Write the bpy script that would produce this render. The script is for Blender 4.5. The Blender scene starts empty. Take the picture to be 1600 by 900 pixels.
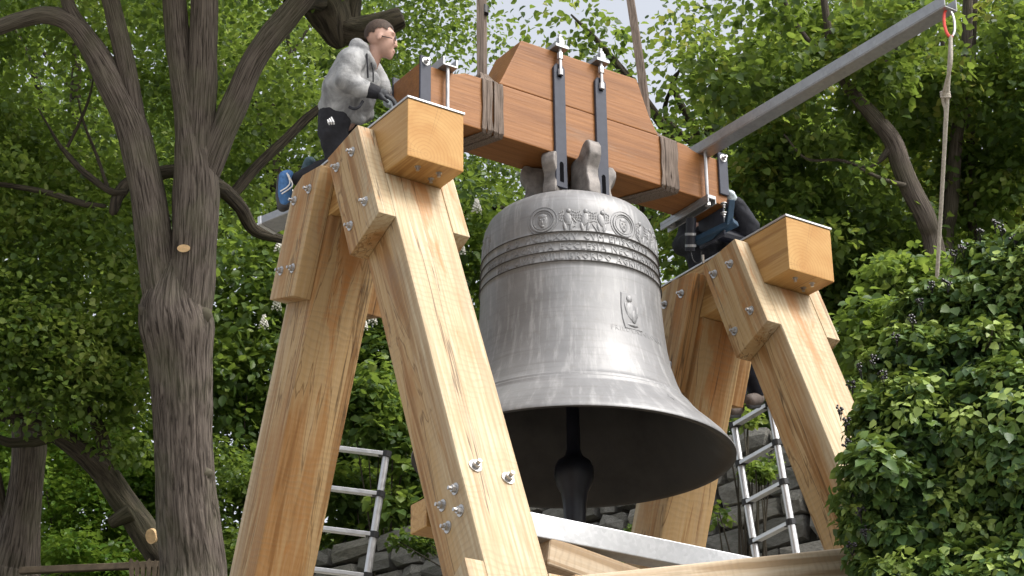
import bpy, bmesh, math, random
import numpy as np
from mathutils import Vector, Matrix, noise

# ------------------------------------------------------------------ camera, world, sun, exposure
scn = bpy.context.scene
COL = scn.collection
CAM = np.array([-5.73674706, -10.37527076, -6.37125572])
FW = np.array([0.50962121, 0.75374868, 0.41490861])
RT = np.array([0.83106921, -0.55606813, -0.01059239])
UP = np.array([-0.22273345, -0.35021588, 0.90980143])
FPX = 3310.66
cd = bpy.data.cameras.new('camera'); cam = bpy.data.objects.new('camera', cd); COL.objects.link(cam)
cd.sensor_width = 36; cd.lens = FPX * 36 / 1600; cd.clip_start = 0.1; cd.clip_end = 600
cam.matrix_world = Matrix(((RT[0], UP[0], -FW[0], CAM[0]), (RT[1], UP[1], -FW[1], CAM[1]), (RT[2], UP[2], -FW[2], CAM[2]), (0, 0, 0, 1)))
scn.camera = cam

SUN_DIR = Vector((0.30, -0.62, 0.78)).normalized()       # towards the sun
world = bpy.data.worlds.new('World'); scn.world = world; world.use_nodes = True
wn = world.node_tree.nodes; wl = world.node_tree.links; wn.clear()
sky = wn.new('ShaderNodeTexSky'); sky.sky_type = 'NISHITA'; sky.sun_disc = False
sky.sun_elevation = math.asin(SUN_DIR.z); sky.sun_rotation = math.atan2(SUN_DIR.x, SUN_DIR.y)
sky.air_density = 1.0; sky.dust_density = 4.0; sky.ozone_density = 1.0
hs = wn.new('ShaderNodeHueSaturation'); hs.inputs['Saturation'].default_value = 0.28
bg = wn.new('ShaderNodeBackground'); bg.inputs['Strength'].default_value = 0.15
wo = wn.new('ShaderNodeOutputWorld')
wl.new(sky.outputs[0], hs.inputs['Color']); wl.new(hs.outputs[0], bg.inputs['Color']); wl.new(bg.outputs[0], wo.inputs['Surface'])
sd = bpy.data.lights.new('sun', 'SUN'); sd.energy = 1.35; sd.angle = math.radians(24); sd.color = (1.0, 0.96, 0.9)
so = bpy.data.objects.new('sun', sd); COL.objects.link(so)
so.rotation_euler = SUN_DIR.to_track_quat('Z', 'Y').to_euler(); so.location = (4, -8, 14)
scn.view_settings.view_transform = 'Standard'; scn.view_settings.look = 'None'
scn.view_settings.exposure = 1.05; scn.view_settings.gamma = 1.0
scn.render.engine = 'CYCLES'
scn.cycles.use_denoising = True
scn.cycles.max_bounces = 8; scn.cycles.transmission_bounces = 4; scn.cycles.diffuse_bounces = 4; scn.cycles.glossy_bounces = 3
scn.cycles.sample_clamp_indirect = 6

RNG = np.random.default_rng(7); random.seed(7)

# ------------------------------------------------------------------ survey helpers (turn a sight line into a place)
def ray(px, py):
    return FW + RT * ((px - 800) / FPX) + UP * ((450 - py) / FPX)
def at(px, py, depth):
    return CAM + ray(px, py) * depth
def onplane(px, py, ax, v):
    d = ray(px, py); return CAM + d * ((v - CAM[ax]) / d[ax])

# ------------------------------------------------------------------ object helpers
def empty(name, loc, label=None, cat=None, group=None):
    o = bpy.data.objects.new(name, None); COL.objects.link(o); o.location = Vector(loc); o.empty_display_size = 0.2
    if label: tag(o, label, cat, group)
    return o
def tag(o, label=None, cat=None, group=None, kind=None):
    if label: o['label'] = label
    if cat: o['category'] = cat
    if group: o['group'] = group
    if kind: o['kind'] = kind
    return o
WM = {}
def place(o, M, parent=None):
    """put o at world matrix M, as a child of parent if given"""
    WM[o.name] = M.copy()
    if parent:
        pm = WM[parent.name] if parent.name in WM else Matrix.Translation(parent.location)
        o.parent = parent; o.matrix_parent_inverse = Matrix.Identity(4)
        o.matrix_basis = pm.inverted() @ M
    else:
        o.matrix_basis = M
    return o
def link(name, me, mat, parent=None, M=None):
    o = bpy.data.objects.new(name, me); COL.objects.link(o)
    if mat is not None and not me.materials: me.materials.append(mat)
    return place(o, M if M is not None else Matrix.Identity(4), parent)
def mesh_bm(name, bm, mat, parent=None, M=None, smooth=False, world=True):
    """world=True: bm is in world coordinates and is moved into the frame M"""
    me = bpy.data.meshes.new(name)
    if M is not None and world: bm.transform(M.inverted())
    bmesh.ops.recalc_face_normals(bm, faces=bm.faces)
    bm.to_mesh(me); bm.free()
    if smooth: me.shade_smooth()
    return link(name, me, mat, parent, M)
def np_mesh(name, V, F, smooth=False):
    """F: (n,k) equal-size faces"""
    me = bpy.data.meshes.new(name); V = np.asarray(V, np.float32); F = np.asarray(F, np.int32)
    n, k = F.shape
    me.vertices.add(len(V)); me.vertices.foreach_set('co', V.ravel())
    me.loops.add(n * k); me.loops.foreach_set('vertex_index', F.ravel())
    me.polygons.add(n); me.polygons.foreach_set('loop_start', np.arange(n, dtype=np.int32) * k)
    me.polygons.foreach_set('loop_total', np.full(n, k, np.int32))
    if smooth: me.polygons.foreach_set('use_smooth', np.ones(n, bool))
    me.update(calc_edges=True)
    return me
def T(v): return Matrix.Translation(Vector(v))
def frame(o, x, y, z):
    x, y, z = Vector(x), Vector(y), Vector(z)
    return Matrix(((x.x, y.x, z.x, o[0]), (x.y, y.y, z.y, o[1]), (x.z, y.z, z.z, o[2]), (0, 0, 0, 1)))
def axis_frame(a, b, ref=(0, 0, 1)):
    """frame at a with local z from a to b"""
    a, b = Vector(a), Vector(b); z = (b - a).normalized(); r = Vector(ref)
    if abs(z.dot(r)) > 0.95: r = Vector((1, 0, 0))
    x = r.cross(z).normalized(); y = z.cross(x)
    return frame(a, x, y, z), (b - a).length
def bm_box(bm, x0, x1, y0, y1, z0, z1, M=None):
    vs = [bm.verts.new((x, y, z)) for x in (x0, x1) for y in (y0, y1) for z in (z0, z1)]
    for f in ((0, 1, 3, 2), (4, 6, 7, 5), (0, 4, 5, 1), (2, 3, 7, 6), (0, 2, 6, 4), (1, 5, 7, 3)):
        bm.faces.new([vs[i] for i in f])
    if M is not None:
        for v in vs: v.co = M @ v.co
    return vs
def bm_prism(bm, poly, x0, x1, axis=0):
    """poly of 2D points in the two other axes, extruded along axis from x0 to x1"""
    def P(a, b, c): return (a, b, c) if axis == 0 else (b, a, c) if axis == 1 else (b, c, a)
    A = [bm.verts.new(P(x0, u, v)) for u, v in poly]; B = [bm.verts.new(P(x1, u, v)) for u, v in poly]
    bm.faces.new(A); bm.faces.new(B[::-1]); n = len(poly)
    for i in range(n): bm.faces.new((A[i], B[i], B[(i + 1) % n], A[(i + 1) % n]))
def bevel(bm, w, seg=2):
    bmesh.ops.recalc_face_normals(bm, faces=bm.faces)
    bmesh.ops.bevel(bm, geom=list(bm.edges), offset=w, segments=seg, affect='EDGES', profile=0.6, clamp_overlap=True)
def bm_tube(bm, pts, rads, n=12, caps=True):
    rings = []; pts = [Vector(p) for p in pts]
    x = None
    for i, p in enumerate(pts):
        t = (pts[min(i + 1, len(pts) - 1)] - pts[max(i - 1, 0)]).normalized()
        if x is None: x = t.orthogonal().normalized()
        x = (x - t * x.dot(t)).normalized(); y = t.cross(x)
        r = rads[i] if hasattr(rads, '__len__') else rads
        rings.append([bm.verts.new(p + (x * math.cos(2 * math.pi * k / n) + y * math.sin(2 * math.pi * k / n)) * r) for k in range(n)])
    for a, b in zip(rings, rings[1:]):
        for k in range(n): bm.faces.new((a[k], a[(k + 1) % n], b[(k + 1) % n], b[k]))
    if caps: bm.faces.new(rings[0][::-1]); bm.faces.new(rings[-1])
def bm_ico(bm, c, r, sub=2, S=None):
    g = bmesh.ops.create_icosphere(bm, subdivisions=sub, radius=1.0)
    r = r if hasattr(r, '__len__') else (r, r, r)
    M = T(c) @ (S if S is not None else Matrix.Identity(4)) @ Matrix.Diagonal((r[0], r[1], r[2], 1))
    for v in g['verts']: v.co = M @ v.co
def smooth_path(pts, n=8):
    """Catmull-Rom through points (rows may carry a radius as the last column)"""
    P = np.asarray(pts, float); P = np.vstack([2 * P[0] - P[1], P, 2 * P[-1] - P[-2]]); out = []
    for i in range(1, len(P) - 2):
        for t in np.linspace(0, 1, n, endpoint=False):
            a, b, c, d = P[i - 1], P[i], P[i + 1], P[i + 2]
            out.append(0.5 * ((2 * b) + (c - a) * t + (2 * a - 5 * b + 4 * c - d) * t * t + (-a + 3 * b - 3 * c + d) * t ** 3))
    out.append(P[-2]); return np.array(out)

# ------------------------------------------------------------------ materials
def newmat(name):
    m = bpy.data.materials.new(name); m.use_nodes = True; nt = m.node_tree
    return m, nt, nt.nodes['Principled BSDF'], nt.nodes['Material Output']
def N(nt, t, **kw):
    n = nt.nodes.new(t)
    for k, v in kw.items():
        if k in n.inputs: n.inputs[k].default_value = v
        else: setattr(n, k, v)
    return n
def ramp(nt, fac, stops, interp='LINEAR'):
    r = nt.nodes.new('ShaderNodeValToRGB'); r.color_ramp.interpolation = interp
    e = r.color_ramp.elements
    while len(e) < len(stops): e.new(0.5)
    for q, (p, c) in zip(e, stops): q.position = p; q.color = (*c, 1) if len(c) == 3 else c
    nt.links.new(fac, r.inputs[0]); return r.outputs[0]
def mixc(nt, f, a, b, mode='MIX'):
    m = nt.nodes.new('ShaderNodeMix'); m.data_type = 'RGBA'; m.blend_type = mode
    for s, v in ((0, f), (6, a), (7, b)):
        if hasattr(v, 'is_linked'): nt.links.new(v, m.inputs[s])
        else: m.inputs[s].default_value = v if s == 0 else ((*v, 1) if len(v) == 3 else v)
    return m.outputs[2]
def coords(nt, scale=(1, 1, 1), kind='Object', rnd=True):
    tc = N(nt, 'ShaderNodeTexCoord'); mp = N(nt, 'ShaderNodeMapping'); mp.inputs['Scale'].default_value = scale
    nt.links.new(tc.outputs[kind], mp.inputs[0])
    if rnd:
        oi = N(nt, 'ShaderNodeObjectInfo'); ml = N(nt, 'ShaderNodeMath', operation='MULTIPLY'); ml.inputs[1].default_value = 37.0
        nt.links.new(oi.outputs['Random'], ml.inputs[0]); nt.links.new(ml.outputs[0], mp.inputs['Location'])
    return mp.outputs[0]
def noise_tex(nt, vec, scale, detail=4, rough=0.55, dist=0.0):
    n = N(nt, 'ShaderNodeTexNoise'); n.inputs['Scale'].default_value = scale; n.inputs['Detail'].default_value = detail
    n.inputs['Roughness'].default_value = rough; n.inputs['Distortion'].default_value = dist
    nt.links.new(vec, n.inputs['Vector']); return n.outputs['Fac']
def bump(nt, bsdf, h, strength=0.3, dist=0.01):
    b = N(nt, 'ShaderNodeBump'); b.inputs['Strength'].default_value = strength; b.inputs['Distance'].default_value = dist
    nt.links.new(h, b.inputs['Height']); nt.links.new(b.outputs[0], bsdf.inputs['Normal']); return b
def wood(name, pale, mid, stain, stain_lo=0.52, stain_hi=0.66, rough=0.62, crack=True, spec=0.3, sawn=0.35, heart=False, dirt=0.4, edges=0.75, streak=0.8, ringv=0.55):
    m, nt, b, o = newmat(name)
    v1 = coords(nt, (1, 1, 0.05)); v2 = coords(nt, (1, 1, 0.11)); v3 = coords(nt, (1, 1, 1)); vl = coords(nt, rnd=False)
    def math_(op, a, b_=None, clamp=False):
        q = N(nt, 'ShaderNodeMath', operation=op, use_clamp=clamp)
        for i_, x_ in enumerate((a, b_)):
            if x_ is None: continue
            if hasattr(x_, 'is_linked'): nt.links.new(x_, q.inputs[i_])
            else: q.inputs[i_].default_value = x_
        return q.outputs[0]
    g = noise_tex(nt, v1, 55, 5, 0.6, 0.1); lo = noise_tex(nt, v2, 4.6, 4, 0.55, 0.5); bl = noise_tex(nt, v3, 3.0, 3, 0.5)
    # growth rings about an off-centre pith
    mp = N(nt, 'ShaderNodeMapping'); mp.inputs['Location'].default_value = (0.31, 0.27, 0); mp.inputs['Scale'].default_value = (1, 1, 0.06); nt.links.new(vl, mp.inputs[0])
    rg = N(nt, 'ShaderNodeTexWave', wave_type='RINGS', rings_direction='Z'); rg.inputs['Scale'].default_value = 9; rg.inputs['Distortion'].default_value = 3.5; rg.inputs['Detail'].default_value = 3; rg.inputs['Detail Scale'].default_value = 1.2
    nt.links.new(mp.outputs[0], rg.inputs['Vector'])
    c = ramp(nt, g, [(0.36, pale), (0.64, mid)])
    c = mixc(nt, ramp(nt, rg.outputs['Fac'], [(0.5, (0, 0, 0)), (1.0, (ringv,) * 3)]), c, tuple(0.6 * x + 0.4 * y for x, y in zip(mid, stain)))
    c = mixc(nt, ramp(nt, bl, [(0.35, (0, 0, 0)), (0.75, (0.45,) * 3)]), c, mid)
    sm = ramp(nt, lo, [(stain_lo, (0, 0, 0)), (stain_hi, (0.85,) * 3)])
    sm = mixc(nt, 1.0, sm, ramp(nt, g, [(0.25, (0.45,) * 3), (0.6, (1, 1, 1))]), 'MULTIPLY')
    edge = ramp(nt, lo, [(stain_lo - 0.006, (0, 0, 0)), (stain_lo + 0.004, (edges,) * 3), (stain_lo + 0.018, (0, 0, 0))])
    st2 = ramp(nt, noise_tex(nt, coords(nt, (1, 1, 0.045)), 11.0, 5, 0.6, 0.4), [(0.535, (0, 0, 0)), (0.61, (streak,) * 3)])
    if heart:        # sapwood towards the outer face, heartwood inside
        sx = N(nt, 'ShaderNodeSeparateXYZ'); nt.links.new(vl, sx.inputs[0])
        wob = math_('MULTIPLY', math_('SUBTRACT', lo, 0.5), 0.35)
        hm = N(nt, 'ShaderNodeMapRange'); hm.inputs['From Min'].default_value = 0.03; hm.inputs['From Max'].default_value = 0.17; nt.links.new(math_('ADD', sx.outputs['Y'], wob), hm.inputs['Value'])
        hv = hm.outputs[0]
        sm = mixc(nt, 1.0, sm, hv, 'MULTIPLY'); edge = mixc(nt, 1.0, edge, hv, 'MULTIPLY'); st2 = mixc(nt, 1.0, st2, ramp(nt, hv, [(0, (0.30,) * 3), (1, (1, 1, 1))]), 'MULTIPLY')
        c = mixc(nt, math_('MULTIPLY', hv, 0.7), c, (mid[0] * 0.95, mid[1] * 0.78, mid[2] * 0.52))
    c = mixc(nt, sm, c, stain); c = mixc(nt, edge, c, tuple(x * 0.4 for x in stain)); c = mixc(nt, st2, c, tuple(x * 0.7 for x in stain))
    if heart:        # rusty drip stain running down from the cap beam
        xf = math_('SUBTRACT', 1.0, math_('DIVIDE', math_('ABSOLUTE', math_('SUBTRACT', sx.outputs['X'], 0.2)), 0.15), True)
        zf = N(nt, 'ShaderNodeMapRange'); zf.inputs['From Min'].default_value = -1.1; zf.inputs['From Max'].default_value = 0.0; nt.links.new(sx.outputs['Z'], zf.inputs['Value'])
        nz = math_('MULTIPLY', math_('SUBTRACT', noise_tex(nt, coords(nt, (1, 1, 0.22)), 9, 5, 0.6, 0.6), 0.5), 1.5)
        dv = math_('ADD', math_('ADD', math_('MULTIPLY', xf, 0.45), math_('MULTIPLY', zf.outputs[0], 0.45)), nz)
        c = mixc(nt, ramp(nt, dv, [(0.52, (0, 0, 0)), (0.62, (0.45,) * 3), (0.9, (0.8,) * 3)]), c, (0.36, 0.145, 0.035))
    if crack:
        ck = noise_tex(nt, coords(nt, (1, 1, 0.03)), 6.0, 4, 0.5, 0.2)
        cm = ramp(nt, ck, [(0.590, (0, 0, 0)), (0.597, (0.85,) * 3), (0.604, (0, 0, 0))])
        c = mixc(nt, cm, c, (0.05, 0.025, 0.01))
    d = noise_tex(nt, coords(nt, (1, 1, 0.35)), 4.0, 5, 0.6)
    c = mixc(nt, ramp(nt, d, [(0.58, (0, 0, 0)), (0.8, (dirt,) * 3)]), c, (0.20, 0.165, 0.13))
    b.inputs['Roughness'].default_value = rough; b.inputs['Specular IOR Level'].default_value = spec
    saw = N(nt, 'ShaderNodeTexWave', wave_type='BANDS', bands_direction='Z'); saw.inputs['Scale'].default_value = 7; saw.inputs['Distortion'].default_value = 7.0
    saw.inputs['Detail'].default_value = 2; nt.links.new(v3, saw.inputs['Vector'])
    if sawn > 0.12:
        sp = math_('MULTIPLY', ramp(nt, saw.outputs['Fac'], [(0.6, (0, 0, 0)), (1.0, (1, 1, 1))]), ramp(nt, bl, [(0.42, (0, 0, 0)), (0.6, (0.22,) * 3)]))
        c = mixc(nt, sp, c, tuple(x * 0.5 for x in mid))
    nt.links.new(c, b.inputs['Base Color'])
    h = mixc(nt, sawn, g, saw.outputs['Color'])
    bump(nt, b, h, 0.4, 0.006)
    return m
def metal(name, col, rough=0.4, metallic=1.0, var=0.25, scale=8, bumpv=0.1):
    m, nt, b, o = newmat(name); v = coords(nt)
    n = noise_tex(nt, v, scale, 5, 0.6)
    c = ramp(nt, n, [(0.3, tuple(x * (1 - var) for x in col)), (0.7, tuple(min(1, x * (1 + var)) for x in col))])
    nt.links.new(c, b.inputs['Base Color']); b.inputs['Metallic'].default_value = metallic
    r = ramp(nt, n, [(0.3, (rough * 0.8,) * 3), (0.7, (min(1, rough * 1.25),) * 3)]); nt.links.new(r, b.inputs['Roughness'])
    if bumpv: bump(nt, b, noise_tex(nt, v, scale * 6, 3), bumpv, 0.003)
    return m
def plain(name, col, rough=0.6, var=0.2, scale=12, spec=0.4, bumpv=0.15, bd=0.004):
    m, nt, b, o = newmat(name); v = coords(nt); n = noise_tex(nt, v, scale, 4)
    c = ramp(nt, n, [(0.3, tuple(x * (1 - var) for x in col)), (0.7, tuple(min(1, x * (1 + var)) for x in col))])
    nt.links.new(c, b.inputs['Base Color']); b.inputs['Roughness'].default_value = rough; b.inputs['Specular IOR Level'].default_value = spec
    if bumpv: bump(nt, b, noise_tex(nt, v, scale * 4, 3), bumpv, bd)
    return m
def galv(name, base=0.62):
    m, nt, b, o = newmat(name); v = coords(nt)
    vo = N(nt, 'ShaderNodeTexVoronoi'); vo.inputs['Scale'].default_value = 45; nt.links.new(v, vo.inputs['Vector'])
    n = noise_tex(nt, v, 6, 5)
    c = mixc(nt, 0.5, ramp(nt, vo.outputs['Color'], [(0.0, (base * 0.75,) * 3), (1.0, (base * 1.1,) * 3)]), ramp(nt, n, [(0.3, (base * 0.7, base * 0.72, base * 0.75)), (0.7, (base, base * 1.01, base * 1.03))]))
    nt.links.new(c, b.inputs['Base Color']); b.inputs['Metallic'].default_value = 0.75; b.inputs['Roughness'].default_value = 0.42
    return m
def leafmat(name, cols, trans=0.35, rough=0.45, spec=0.4, tcol=(0.34, 0.46, 0.06)):
    m, nt, b, o = newmat(name)
    a = N(nt, 'ShaderNodeAttribute', attribute_name='tint')
    c = ramp(nt, a.outputs['Fac'], cols)
    nt.links.new(c, b.inputs['Base Color']); b.inputs['Roughness'].default_value = rough; b.inputs['Specular IOR Level'].default_value = spec
    t = N(nt, 'ShaderNodeBsdfTranslucent'); mx = N(nt, 'ShaderNodeMixShader'); mx.inputs[0].default_value = trans
    nt.links.new(mixc(nt, 0.55, c, tcol), t.inputs['Color'])
    nt.links.new(b.outputs[0], mx.inputs[1]); nt.links.new(t.outputs[0], mx.inputs[2]); nt.links.new(mx.outputs[0], o.inputs['Surface'])
    return m
def barkmat(name, dark, light, k=14):
    m, nt, b, o = newmat(name)
    v = coords(nt, (1, 1, 1), 'UV', rnd=False)
    mp = N(nt, 'ShaderNodeMapping'); mp.inputs['Scale'].default_value = (k, 1.5, 1); nt.links.new(v, mp.inputs[0])
    n1 = noise_tex(nt, mp.outputs[0], 2.2, 6, 0.65, 0.6)
    n2 = noise_tex(nt, coords(nt, (1, 1, 1), 'Object', rnd=False), 2.0, 4)
    c = ramp(nt, n1, [(0.38, dark), (0.58, light)])
    c = mixc(nt, ramp(nt, n2, [(0.45, (0, 0, 0)), (0.75, (0.45,) * 3)]), c, (light[0] * 0.75, light[1] * 0.95, light[2] * 0.6))
    nt.links.new(c, b.inputs['Base Color']); b.inputs['Roughness'].default_value = 0.85; b.inputs['Specular IOR Level'].default_value = 0.2
    bump(nt, b, n1, 0.9, 0.03)
    return m

MAT = {}
MAT['leg'] = wood('pale_ash_timber', (0.52, 0.435, 0.30), (0.40, 0.30, 0.175), (0.29, 0.135, 0.04), 0.48, 0.56, sawn=0.2, heart=True)
MAT['plainwood'] = wood('pale_planed_timber', (0.52, 0.43, 0.32), (0.43, 0.335, 0.225), (0.38, 0.25, 0.13), 0.64, 0.8, edges=0.2)
MAT['cap'] = wood('amber_ash_timber', (0.47, 0.295, 0.115), (0.39, 0.215, 0.07), (0.26, 0.11, 0.03), 0.60, 0.85, rough=0.5, sawn=0.1, crack=False, dirt=0.1, edges=0.15, streak=0.5, ringv=0.2)
MAT['oak'] = wood('oiled_oak', (0.285, 0.125, 0.040), (0.215, 0.088, 0.026), (0.14, 0.052, 0.016), 0.54, 0.72, rough=0.5, crack=False, edges=0.15, streak=0.22, ringv=0.15, spec=0.25, sawn=0.05)
MAT['galv'] = galv('galvanised_steel', 0.52); MAT['galv_mid'] = galv('dull_galvanised_steel', 0.36); MAT['galv_dark'] = galv('weathered_galvanised_steel', 0.34)
MAT['zinc'] = metal('zinc_plated_bolt', (0.46, 0.45, 0.44), 0.42)
MAT['anthracite'] = plain('anthracite_paint', (0.042, 0.046, 0.062), 0.6, 0.12, 20, 0.3, 0.05)
MAT['black_iron'] = plain('black_forged_iron', (0.009, 0.010, 0.016), 0.42, 0.3, 10, 0.35, 0.1)
MAT['alu'] = metal('brushed_aluminium', (0.56, 0.56, 0.56), 0.42, 1.0, 0.1, 20, 0.05)
MAT['blackplastic'] = plain('black_plastic', (0.015, 0.015, 0.016), 0.5)
MAT['blue'] = plain('blue_paint', (0.016, 0.042, 0.075), 0.5, 0.2, 15)
MAT['void'] = plain('dark_slot', (0.003, 0.003, 0.004), 0.9, 0.1, 10, 0.05, 0)
m, nt, b, o = newmat('worn_webbing'); MAT['sling'] = m; v = coords(nt, (130, 130, 5)); nn = noise_tex(nt, v, 1.0, 4, 0.6)
nt.links.new(ramp(nt, nn, [(0.35, (0.095, 0.075, 0.062)), (0.65, (0.215, 0.172, 0.142))]), b.inputs['Base Color']); b.inputs['Roughness'].default_value = 0.9; b.inputs['Specular IOR Level'].default_value = 0.1; bump(nt, b, nn, 0.6, 0.004)
MAT['rope'] = plain('grey_rope', (0.36, 0.33, 0.28), 0.85, 0.25, 60, 0.15, 0.5, 0.003)
MAT['red'] = plain('red_anodised', (0.62, 0.07, 0.05), 0.3, 0.1)
MAT['bark'] = barkmat('furrowed_linden_bark', (0.036, 0.028, 0.023), (0.172, 0.142, 0.120), 34)
MAT['bark_dark'] = barkmat('dark_bark', (0.022, 0.018, 0.014), (0.085, 0.07, 0.052), 8)
MAT['cutwood'] = plain('fresh_cut_wood', (0.62, 0.42, 0.22), 0.7, 0.2, 30)

# ------------------------------------------------------------------ ground
W0 = at(1130, 770, 19.3); WD = np.array([-0.29, 0.956]); WD = WD / np.linalg.norm(WD); WN = np.array([WD[1], -WD[0]])   # along the wall / away behind it
HV = FW[:2] / np.linalg.norm(FW[:2])
WALL_TOP = 0.42
def wall_sd(x, y): return (x - W0[0]) * WN[0] + (y - W0[1]) * WN[1]
def ground_z(x, y):
    v = (x - CAM[0]) * HV[0] + (y - CAM[1]) * HV[1]
    z = np.interp(v, [-60, 2.5, 10.2, 14.6, 18.5, 23, 70, 200], [-8.2, -7.95, -3.8, -3.8, -1.75, -0.5, 17, 30])
    s = wall_sd(x, y)
    b = np.interp(s, [0.25, 0.7, 40, 200], [0, 1, 1, 1]); hill = WALL_TOP - 0.15 + np.minimum(np.maximum(s, 0), 4) * 0.4 + np.maximum(s - 4, 0) * 0.24
    hill = np.minimum(hill, 26)
    return z * (1 - b) + np.maximum(hill, z) * b
gx = np.concatenate([np.linspace(-300, -20, 12), np.linspace(-18, 34, 105), np.linspace(37, 300, 12)])
gy = np.concatenate([np.linspace(-300, -24, 12), np.linspace(-22, 40, 125), np.linspace(43, 300, 12)])
GX, GY = np.meshgrid(gx, gy, indexing='ij')
GZ = ground_z(GX, GY) + 0.12 * np.sin(GX * 0.7 + 1.3) * np.sin(GY * 0.55) * (np.hypot(GX - 1.7, GY) > 4.5)
nx, ny = GX.shape; idx = np.arange(nx * ny).reshape(nx, ny)
F = np.stack([idx[:-1, :-1], idx[1:, :-1], idx[1:, 1:], idx[:-1, 1:]], -1).reshape(-1, 4)
m, nt, b, o = newmat('forest_floor'); v = coords(nt, rnd=False)
c = ramp(nt, noise_tex(nt, v, 0.9, 6, 0.65), [(0.35, (0.035, 0.028, 0.016)), (0.55, (0.035, 0.055, 0.016)), (0.75, (0.05, 0.085, 0.02))])
dt = N(nt, 'ShaderNodeVectorMath', operation='DOT_PRODUCT'); dt.inputs[1].default_value = (HV[0], HV[1], 0); nt.links.new(v, dt.inputs[0])
off_ = CAM[0] * HV[0] + CAM[1] * HV[1]
mr = N(nt, 'ShaderNodeMapRange'); mr.inputs['From Min'].default_value = 17.0 + off_; mr.inputs['From Max'].default_value = 18.5 + off_; nt.links.new(dt.outputs['Value'], mr.inputs['Value'])
grav_bounce = ramp(nt, noise_tex(nt, v, 22, 5, 0.7), [(0.3, (0.20, 0.185, 0.16)), (0.7, (0.32, 0.30, 0.265))])  # pale gravel added out of view to bounce fill light onto the undersides
dw = N(nt, 'ShaderNodeVectorMath', operation='DOT_PRODUCT'); dw.inputs[1].default_value = (WN[0], WN[1], 0); nt.links.new(v, dw.inputs[0])
mw = N(nt, 'ShaderNodeMapRange'); mw.inputs['From Min'].default_value = float(W0[0] * WN[0] + W0[1] * WN[1]) - 0.6; mw.inputs['From Max'].default_value = float(W0[0] * WN[0] + W0[1] * WN[1]) - 0.1; nt.links.new(dw.outputs['Value'], mw.inputs['Value'])
mxx = N(nt, 'ShaderNodeMath', operation='MAXIMUM'); nt.links.new(mr.outputs[0], mxx.inputs[0]); nt.links.new(mw.outputs[0], mxx.inputs[1])
c = mixc(nt, mxx.outputs[0], grav_bounce, c)
nt.links.new(c, b.inputs['Base Color']); b.inputs['Roughness'].default_value = 0.95; bump(nt, b, noise_tex(nt, v, 9, 5), 0.6, 0.05)
g = link('ground', np_mesh('ground', np.stack([GX, GY, GZ], -1).reshape(-1, 3), F, True), m); tag(g, 'ground, unseen pale gravel added for bounce light under the frame, rising to a wooded slope behind', None, kind='structure')

# ------------------------------------------------------------------ A-frames
w, D, Lc, hc, a_, th, t_, tb, wb = 0.40, 2.9787, 0.7925, 0.408, 0.5342, 0.3748, 0.3698, 0.12, 0.3707
S, Cc = math.sin(th), math.cos(th)
def leg_yz(u, s, back=False):
    y = -a_ - s * S + u * Cc; z = -hc - s * Cc - u * S
    return (-y if back else y, z)
bolt_bm = bmesh.new()          # local z points out of the wood
def disc(bm, r, z0, z1, n, off=0):
    bm_tube(bm, [(0, 0, z0), (0, 0, z1)], r, n)
disc(bolt_bm, 0.031, -0.002, 0.005, 16); disc(bolt_bm, 0.019, 0.005, 0.024, 6); disc(bolt_bm, 0.010, 0.024, 0.044, 8)
bolt_me = bpy.data.meshes.new('bolt'); bmesh.ops.recalc_face_normals(bolt_bm, faces=bolt_bm.faces); bolt_bm.to_mesh(bolt_me); bolt_bm.free(); bolt_me.materials.append(MAT['zinc'])
def bolt(parent, p, n, sc=1.0, name='bolt'):
    M, _ = axis_frame(p, Vector(p) + Vector(n)); M = M @ Matrix.Rotation(random.random() * 1.0, 4, 'Z') @ Matrix.Diagonal((sc, sc, sc, 1))
    return link(name, bolt_me, None, parent, M)
def wood_part(name, bm, mat, parent, M, bw=0.008):
    bevel(bm, bw, 2)
    return mesh_bm(name, bm, mat, parent, M)

def endgrain(name):
    m, nt, b, o = newmat(name); v = coords(nt, rnd=False)
    mp = N(nt, 'ShaderNodeMapping'); mp.inputs['Location'].default_value = (0.07, -0.16, 0); mp.inputs['Scale'].default_value = (1, 1, 0.02); nt.links.new(v, mp.inputs[0])
    rg = N(nt, 'ShaderNodeTexWave', wave_type='RINGS', rings_direction='Z'); rg.inputs['Scale'].default_value = 13; rg.inputs['Distortion'].default_value = 2.2; rg.inputs['Detail'].default_value = 3; nt.links.new(mp.outputs[0], rg.inputs['Vector'])
    n1 = noise_tex(nt, coords(nt), 4.5, 4, 0.5, 0.8); n2 = noise_tex(nt, coords(nt), 90, 3)
    c = ramp(nt, n1, [(0.3, (0.45, 0.27, 0.095)), (0.7, (0.37, 0.19, 0.055))])
    c = mixc(nt, ramp(nt, rg.outputs['Fac'], [(0.6, (0, 0, 0)), (1.0, (0.30,) * 3)]), c, (0.27, 0.125, 0.035))
    gr = N(nt, 'ShaderNodeTexGradient', gradient_type='RADIAL'); nt.links.new(mp.outputs[0], gr.inputs[0])
    ck = N(nt, 'ShaderNodeTexNoise', noise_dimensions='1D'); ck.inputs['Scale'].default_value = 26; ck.inputs['Detail'].default_value = 1; nt.links.new(gr.outputs['Fac'], ck.inputs['W'])
    c = mixc(nt, ramp(nt, ck.outputs['Fac'], [(0.645, (0, 0, 0)), (0.66, (0.7,) * 3), (0.675, (0, 0, 0))]), c, (0.10, 0.05, 0.02))
    nt.links.new(c, b.inputs['Base Color']); b.inputs['Roughness'].default_value = 0.6; b.inputs['Specular IOR Level'].default_value = 0.25; bump(nt, b, n2, 0.2, 0.003)
    return m
MAT['endgrain'] = endgrain('amber_end_grain')
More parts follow.
